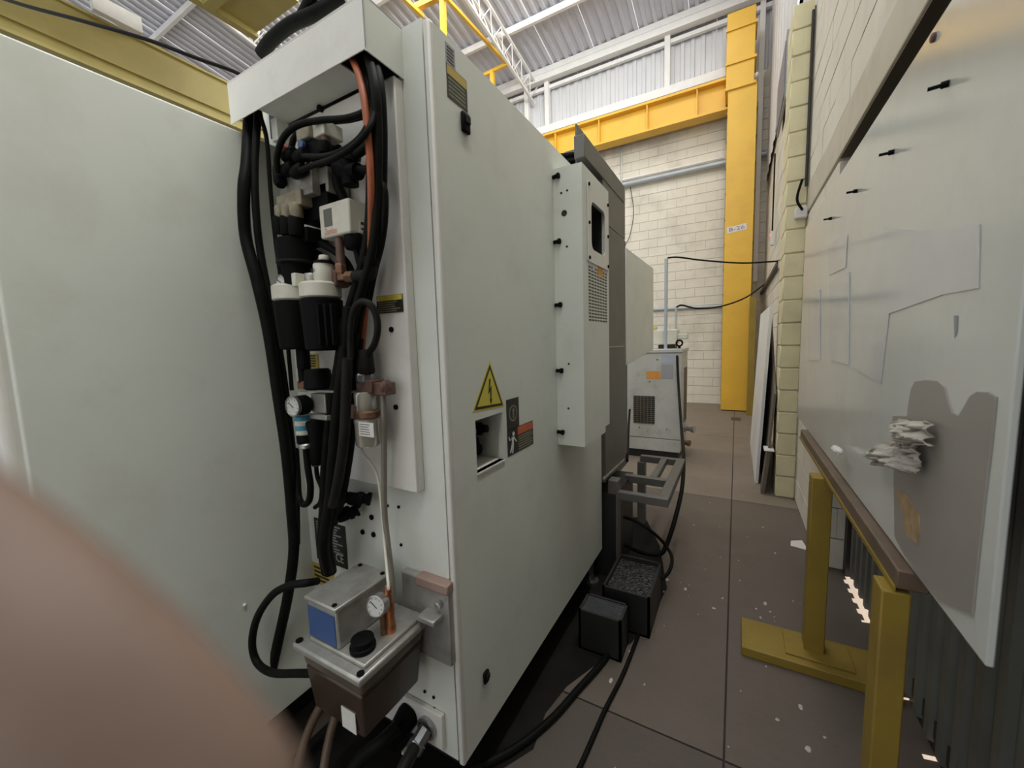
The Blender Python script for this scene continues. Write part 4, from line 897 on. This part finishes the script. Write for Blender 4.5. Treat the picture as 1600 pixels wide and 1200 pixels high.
cable('air_hose', 'black hose dropping from tee fitting behind the pressure switch', [(528, 262, .785), (527, 285, .79), (535, 305, .80), (548, 330, .81)], .014)
cable('orange_hose', 'orange-red hose hanging from duct in front of black hoses', [(542, 62, .80), (551, 92, .775), (560, 115, .755), (569, 155, .74), (575, 210, .735), (579, 270, .735), (580, 330, .745), (579, 400, .775), (575, 450, .79), (569, 500, .80), (565, 550, .80)], .009, 'orange')
pth = [(563, 55), (576, 92), (586, 135), (590, 200), (590, 270), (588, 340), (580, 400), (566, 450), (552, 500), (543, 560)]
for i, (dx, dy_, r_, lab) in enumerate(((0, .0, .0125, 'front black hose of the bundle hanging from duct right end'), (-11, .022, .012, 'left black hose of the bundle hanging from duct right end'), (8, .022, .012, 'right black hose of the bundle hanging from duct right end'), (-2, .04, .012, 'rear black hose of the bundle hanging from duct right end'))):
    cable('air_hose', lab, [(x_+dx, y_, .755+dy_ + (.05 if k < 1 else .022 if k < 2 else 0)) for k, (x_, y_) in enumerate(pth)], r_)
cable('air_hose', 'black hose bulging right of bundle beside cover bolt', [(594, 285, .77), (600, 300, .77), (600, 340, .77), (595, 380, .775), (585, 420, .78), (575, 470, .79)], .011)
cable('air_hose', 'black hose looping over like a hook into the separator', [(548, 560, .735), (547, 520, .735), (551, 490, .735), (562, 473, .735), (576, 474, .74), (587, 490, .75), (590, 515, .755), (585, 538, .765), (573, 556, .78)], .0095, 'rubber2')
bt('hose_end', 'rubber2', ws, lambda b: CY(b, 571, 546, 584, 19, .78, 22), 0, True)
cable('air_hose', 'upper black hose slanting from valve row to the brass tee', [(482, 372, .80), (500, 380, .79), (522, 392, .79), (540, 408, .80), (552, 430, .81)], .011)
cable('air_hose', 'lower black hose slanting from valve row behind filter cap', [(480, 388, .80), (498, 398, .80), (512, 408, .80), (530, 425, .81), (545, 445, .82)], .011)
cable('air_hose', 'short black hose hanging from gland under the pressure switch', [(556, 388, .79), (560, 405, .79), (566, 425, .80), (575, 445, .81)], .009)
low = [((545, 480), (537, 560), (527, 640), (520, 720), (514, 790), (506, 850), (513, 895)), ((553, 520), (546, 590), (541, 660), (533, 720), (525, 780), (511, 840), (518, 893)), ((560, 530), (553, 600), (548, 680), (540, 740), (530, 790), (522, 815)), ((538, 500), (528, 570), (516, 640), (508, 720), (505, 790), (502, 850), (508, 895))]
labs = ('widest black cable of the lower bundle ending behind the lubricator', 'middle black cable of lower bundle running to the lubricator', 'right black cable of lower bundle running into cable glands', 'left black cable of lower bundle beside lower filter bowl')
for i, (pt, lb_) in enumerate(zip(low, labs)):
    cable('power_cable', lb_, [(x_, y_, (.735, .76, .78, .765)[i] + (.05 if k == len(pt)-1 else 0)) for k, (x_, y_) in enumerate(pt)], (.016, .017, .015, .013)[i])
cable('sleeved_cable', 'fat ribbed black sleeve in the lower cable bundle', [(543, 560, .715), (541, 610, .715), (538, 680, .715), (530, 740, .72), (520, 790, .73)], .014, 'rubber2')
for (px, py) in ((545, 505), (537, 614), (530, 707)):
    pass
# cable glands
for i, (pa_, pb_) in enumerate((((525, 770), (566, 785)), ((535, 775), (580, 780)), ((520, 800), (553, 800)), ((528, 812), (560, 796)), ((515, 780), (548, 778)))):
    a, b_ = F(*pa_, .79), F(*pb_, .845); d_ = (b_-a)
    g = MB(); g.lathe(a, d_, [(.012, 0), (.015, d_.length*.2), (.016, d_.length*.5), (.020, d_.length*.55), (.020, d_.length*.72), (.016, d_.length*.74), (.016, d_.length*.84), (.021, d_.length*.86), (.021, d_.length)], 10)
    g.build('cable_gland', M['plastic'], None, smooth=True, label=('upper left', 'upper right', 'lower left', 'lowest', 'innermost')[i] + ' black cable gland entering the cabinet front below the cover', cat='cable gland', group='cable glands')
cable('drain_hose', 'black U-bent hose hanging from the blue-banded coupling', [(478, 698, .735), (481, 730, .735), (485, 760, .74), (483, 782, .75), (474, 788, .76), (467, 776, .77), (465, 745, .78), (462, 700, .79)], .0105)
cable('drain_hose', 'thin black hose bending below lower bowl into bundle', [(494, 728, .76), (496, 745, .76), (503, 765, .765), (500, 785, .77), (492, 793, .77)], .007)
cable('oil_pipe', 'long grey-brown pipe running from separator down to the lubricator', [(598, 612, .79), (600, 660, .79), (600, 740, .795), (601, 800, .80), (606, 850, .80), (612, 900, .79), (613, 940, .77)], .0085, 'pipe')
bpy.data.objects['oil_pipe'].data.materials[0] = M['sleeve']
cable('oil_tube', 'thin translucent white tube curving from separator to the lubricator', [(555, 658, .755), (559, 680, .755), (567, 708, .77), (580, 725, .79), (590, 745, .80), (595, 780, .80), (601, 850, .79), (606, 905, .75), (607, 920, .72)], .0042, 'offwhite')
cable('air_hose', 'wide black loop hose bowing left from the grey pump box', [(496, 908, .70), (478, 911, .66), (452, 915, .64), (425, 930, .62), (402, 965, .61), (394, 1005, .61), (402, 1035, .61), (425, 1051, .61), (465, 1052, .62), (490, 1052, .63)], .0115, 'rubber')
for i, (pts, r_, lab) in enumerate((
    ([(505, 1095, .80), (485, 1135, .76), (470, 1180, .72), (455, 1260, .66)], .016, 'brown ribbed conduit at bottom left below the lubricator'),
    ([(530, 1105, .78), (518, 1140, .75), (508, 1190, .70), (500, 1270, .64)], .015, 'brown ribbed conduit directly under the oil reservoir label'),
    ([(622, 1135, .79), (595, 1160, .74), (560, 1190, .70), (520, 1260, .64)], .020, 'thick black cable from black plug running down left'),
    ([(648, 1168, .76), (632, 1195, .71), (618, 1230, .67), (600, 1290, .62)], .017, 'steel-ended grey conduit running down from the right socket'))):
    cable('cable_conduit', lab, pts, r_, ('stop', 'stop', 'rubber', 'rubber2')[i])
# cable clamp rings on the bundle
cable('duct_hose', 'black corrugated hose lying along top of the cable duct', [(408, 85, .85), (425, 62, .85), (455, 38, .87), (490, 22, .9), (535, -5, .95)], .020)
cable('duct_hose', 'black hose rising behind the duct top at upper edge', [(468, 32, .90), (478, 15, .9), (490, -12, .9), (510, -60, .95)], .018)
cable('overhead_cable', 'black cable slung across the yellow girder at upper left', [(-60, -25, .55), (30, 6, .62), (130, 33, .70), (230, 62, .80), (310, 92, .9), (366, 112, 1.0), (420, 140, 1.05)], .0075, cat='cable')

# ---- lubricator pump unit
lu = thing('lubricator', 'grey lubrication pump with blue label, gauge and oily reservoir', 'pump', (-.93, .72, .48))
bxp = MB().box((-.90, .845, .545), (-.715+.0, .872, .80)).build('mount_plate', M['alu'], lu, bevel=.004)
fz = .682
MB().box((-1.068, .585, fz-.022), (-.79, .845, fz)).build('flange', M['alu'], lu, bevel=.006)
MB().box((-1.03, .615, fz), (-.805, .835, fz+.012)).build('pump_plate', M['alu'], lu, bevel=.004)
def taper(za, zb):
    f = lambda z_, a, b: a + (b-a)*(fz-.022-z_)/(fz-.022-.475)
    q = lambda z_: [(f(z_, -1.05, -1.035), f(z_, .60, .615), z_), (f(z_, -.805, -.825), f(z_, .60, .615), z_), (f(z_, -.805, -.825), f(z_, .835, .82), z_), (f(z_, -1.05, -1.035), f(z_, .835, .82), z_)]
    return MB().add(q(za) + q(zb), [(0, 1, 2, 3), (7, 6, 5, 4)] + [(i, i+4, (i+1) % 4+4, (i+1) % 4) for i in range(4)])
taper(fz-.022, .612).build('reservoir', M['oilplastic'], lu, bevel=.008, seg=2)
taper(.6118, .475).build('oil_fill', mat('dark_oil', (.045, .026, .016), .22, var=.2), lu, bevel=.008, seg=2)
for x_ in (): MB().box((x_-.004, .596, .50), (x_+.004, .606, .655)).build('moulded_rib', M['oilplastic'], lu, bevel=.003)
plate((-.875, .609, .515), (1, 0, 0), (0, 0, 1), .055, .06, .002).build('reservoir_label', M['paper'], lu)
for x_, y_ in ((-1.055, .60), (-.805, .602), (-.805, .83)):
    MB().lathe((x_, y_, fz), (0, 0, 1), [(.010, 0), (.010, .004), (.006, .0045)], 12).build('flange_screw', M['plastic'], lu, smooth=True)
yb_ = .618; rt = F(525, 960, yb_).x; lt = F(480, 940, yb_).x; tz = F(525, 951, yb_).z
MB().box((lt, yb_, fz+.012), (rt, .80, tz-.012)).build('motor_box', M['alu'], lu, bevel=.006)
MB().box((lt-.006, yb_-.006, tz-.012), (rt+.006, .806, tz)).build('box_lid', M['alu'], lu, bevel=.004)
plate(((lt+rt)/2-.002, yb_, (fz+tz)/2-.004), (1, 0, 0), (0, 0, 1), (rt-lt)*.92, (tz-fz)*.66, .002).build('name_plate', M['blue'], lu)
for x_, y_ in ((rt-.012, yb_+.006), (rt-.012, .79), (lt+.012, .79)):
    MB().lathe((x_, y_, tz), (0, 0, 1), [(.007, 0), (.007, .003), (.004, .004)], 10).build('lid_screw', M['plastic'], lu, smooth=True)
MB().lathe((rt+.05, .655, fz+.012), (0, 0, 1), [(.034, 0), (.034, .012), (.030, .014), (.030, .03), (.022, .034)], 18).build('filler_cap', M['plastic'], lu, smooth=True)
gq = F(588, 947, .70)
gauge('pressure_gauge', 'chrome-rimmed pressure gauge on the side of grey pump box', gq, (.2, -1, .2), .030, .03, case='steel')
MB().cyl(gq + V(0, .02, -.01), (gq.x, gq.y+.02, fz+.01), .009, 10).build('gauge_pipe', M['brass'], lu, smooth=True)
q = F(608, 945, .735)
MB().lathe((q.x, q.y, fz+.01), (0, 0, 1), [(.014, 0), (.016, .02), (.012, .05), (.014, .055), (.014, .085), (.009, .10), (.009, .14)], 12).build('outlet_fitting', M['copper'], lu, smooth=True)
MB().box((-.80, .80, fz+.012), (-.735, .86, fz+.03)).build('bracket_ear', M['alu'], lu, bevel=.004)
MB().lathe((-.745, .842, .74), (0, -1, 0), [(.012, 0), (.012, .012), (.006, .014)], 6).build('mount_bolt', M['steel'], lu)
MB().box((-.835, .838, .775), (-.712, .874, .805)).build('rubber_pad', mat('pink_pad', (.34, .23, .19), .6, var=.2), lu, bevel=.004)

# ---- floor hoses
def fcable(name, lab, pts, r, m='rubber'):
    return MB().tube([P(px, py, 'z', z) for px, py, z in pts], r, 10).build(name, M[m], None, smooth=True, label=lab, cat='hose')
fcable('floor_hose', 'black hose curving along the floor out of cabinet shadow', [(720, 1210, .016), (800, 1172, .016), (860, 1125, .016), (905, 1075, .016), (945, 1030, .016), (975, 985, .016), (995, 960, .016)], .014)
fcable('floor_hose', 'thin black hose lying straight beside the long floor joint', [(880, 1250, .010), (912, 1185, .010), (945, 1110, .010), (975, 1050, .010), (1000, 985, .010), (1014, 945, .010)], .009)
cable('chiller_hose', 'long dark hose hanging from chiller past the tube frame to floor', [(1058, 556, 5.08), (1060, 600, 4.9), (1064, 660, 4.3), (1068, 710, 3.4), (1066, 760, 2.9), (1055, 810, 2.65), (1042, 850, 2.55), (1030, 866, 2.5), (1000, 862, 2.5), (975, 850, 2.6)], .014, 'rubber')
cable('chiller_hose', 'dark hose arching out under the tube frame onto chiller hose', [(975, 808, 2.45), (995, 815, 2.4), (1020, 832, 2.4), (1040, 852, 2.45), (1050, 872, 2.4), (1046, 892, 2.3), (1034, 905, 2.25)], .010, 'rubber')
cable('chiller_hose', 'black hose hanging at the left front edge of chiller', [(984, 640, 4.9), (982, 670, 4.5), (981, 700, 4.0), (980, 720, 3.6)], .013, 'rubber')

# ================================================================== FINGER OF THE PHOTOGRAPHER'S HAND (very close to the lens)
def camw(x, y, z): return Vector(R @ np.array([x, y, z])) + V(0, 0, H)
def skin_chain(name, verts, edges, radii, m, parent=None, root=0, sub=2):
    org = camw(*verts[root]); me = bpy.data.meshes.new(name); me.from_pydata([camw(*v) - org for v in verts], edges, []); me.materials.append(m)
    o = bpy.data.objects.new(name, me); C.objects.link(o); ORG[o] = org
    sk = o.modifiers.new('skin', 'SKIN'); sk.use_smooth_shade = True
    for i, r_ in enumerate(radii): me.skin_vertices[0].data[i].radius = (r_, r_); me.skin_vertices[0].data[i].use_root = (i == root)
    s_ = o.modifiers.new('sub', 'SUBSURF'); s_.levels = s_.render_levels = sub
    if parent: o.parent = parent; o.location = org - ORG[parent]
    else: o.location = org
    return o
hv = [(-.185, -.110, -.045), (-.165, -.075, -.045), (-.135, -.038, -.045), (-.104, -.006, -.043),   # forearm, wrist, palm, index knuckle
      (-.070, -.0135, -.039), (-.0445, -.0300, -.0370), (-.0245, -.0480, -.036),                      # index to its tip
      (-.150, .010, -.050), (-.145, .040, -.056), (-.135, .050, -.066), (-.128, .045, -.074),         # middle finger
      (-.165, .008, -.055), (-.165, .034, -.064), (-.155, .044, -.075),                               # ring finger
      (-.178, -.002, -.060), (-.182, .020, -.070), (-.172, .028, -.082),                              # little finger
      (-.138, -.078, -.040), (-.112, -.096, -.034), (-.090, -.104, -.030)]                            # thumb
hv = [(x_+.0030, y_+.0033, z_) for x_, y_, z_ in hv]
he = [(0, 1), (1, 2), (2, 3), (3, 4), (4, 5), (5, 6), (2, 7), (7, 8), (8, 9), (9, 10), (2, 11), (11, 12), (12, 13), (2, 14), (14, 15), (15, 16), (1, 17), (17, 18), (18, 19)]
hr = [.026, .024, .022, .0105, .0095, .0092, .0075, .011, .0092, .0085, .0072, .011, .009, .0072, .010, .008, .0065, .014, .0105, .0085]
hand = skin_chain('hand', hv, he, hr, M['skin'], None, 2)
hand['label'] = 'blurred pink hand with a finger intruding at the lower left corner'; hand['category'] = 'hand'
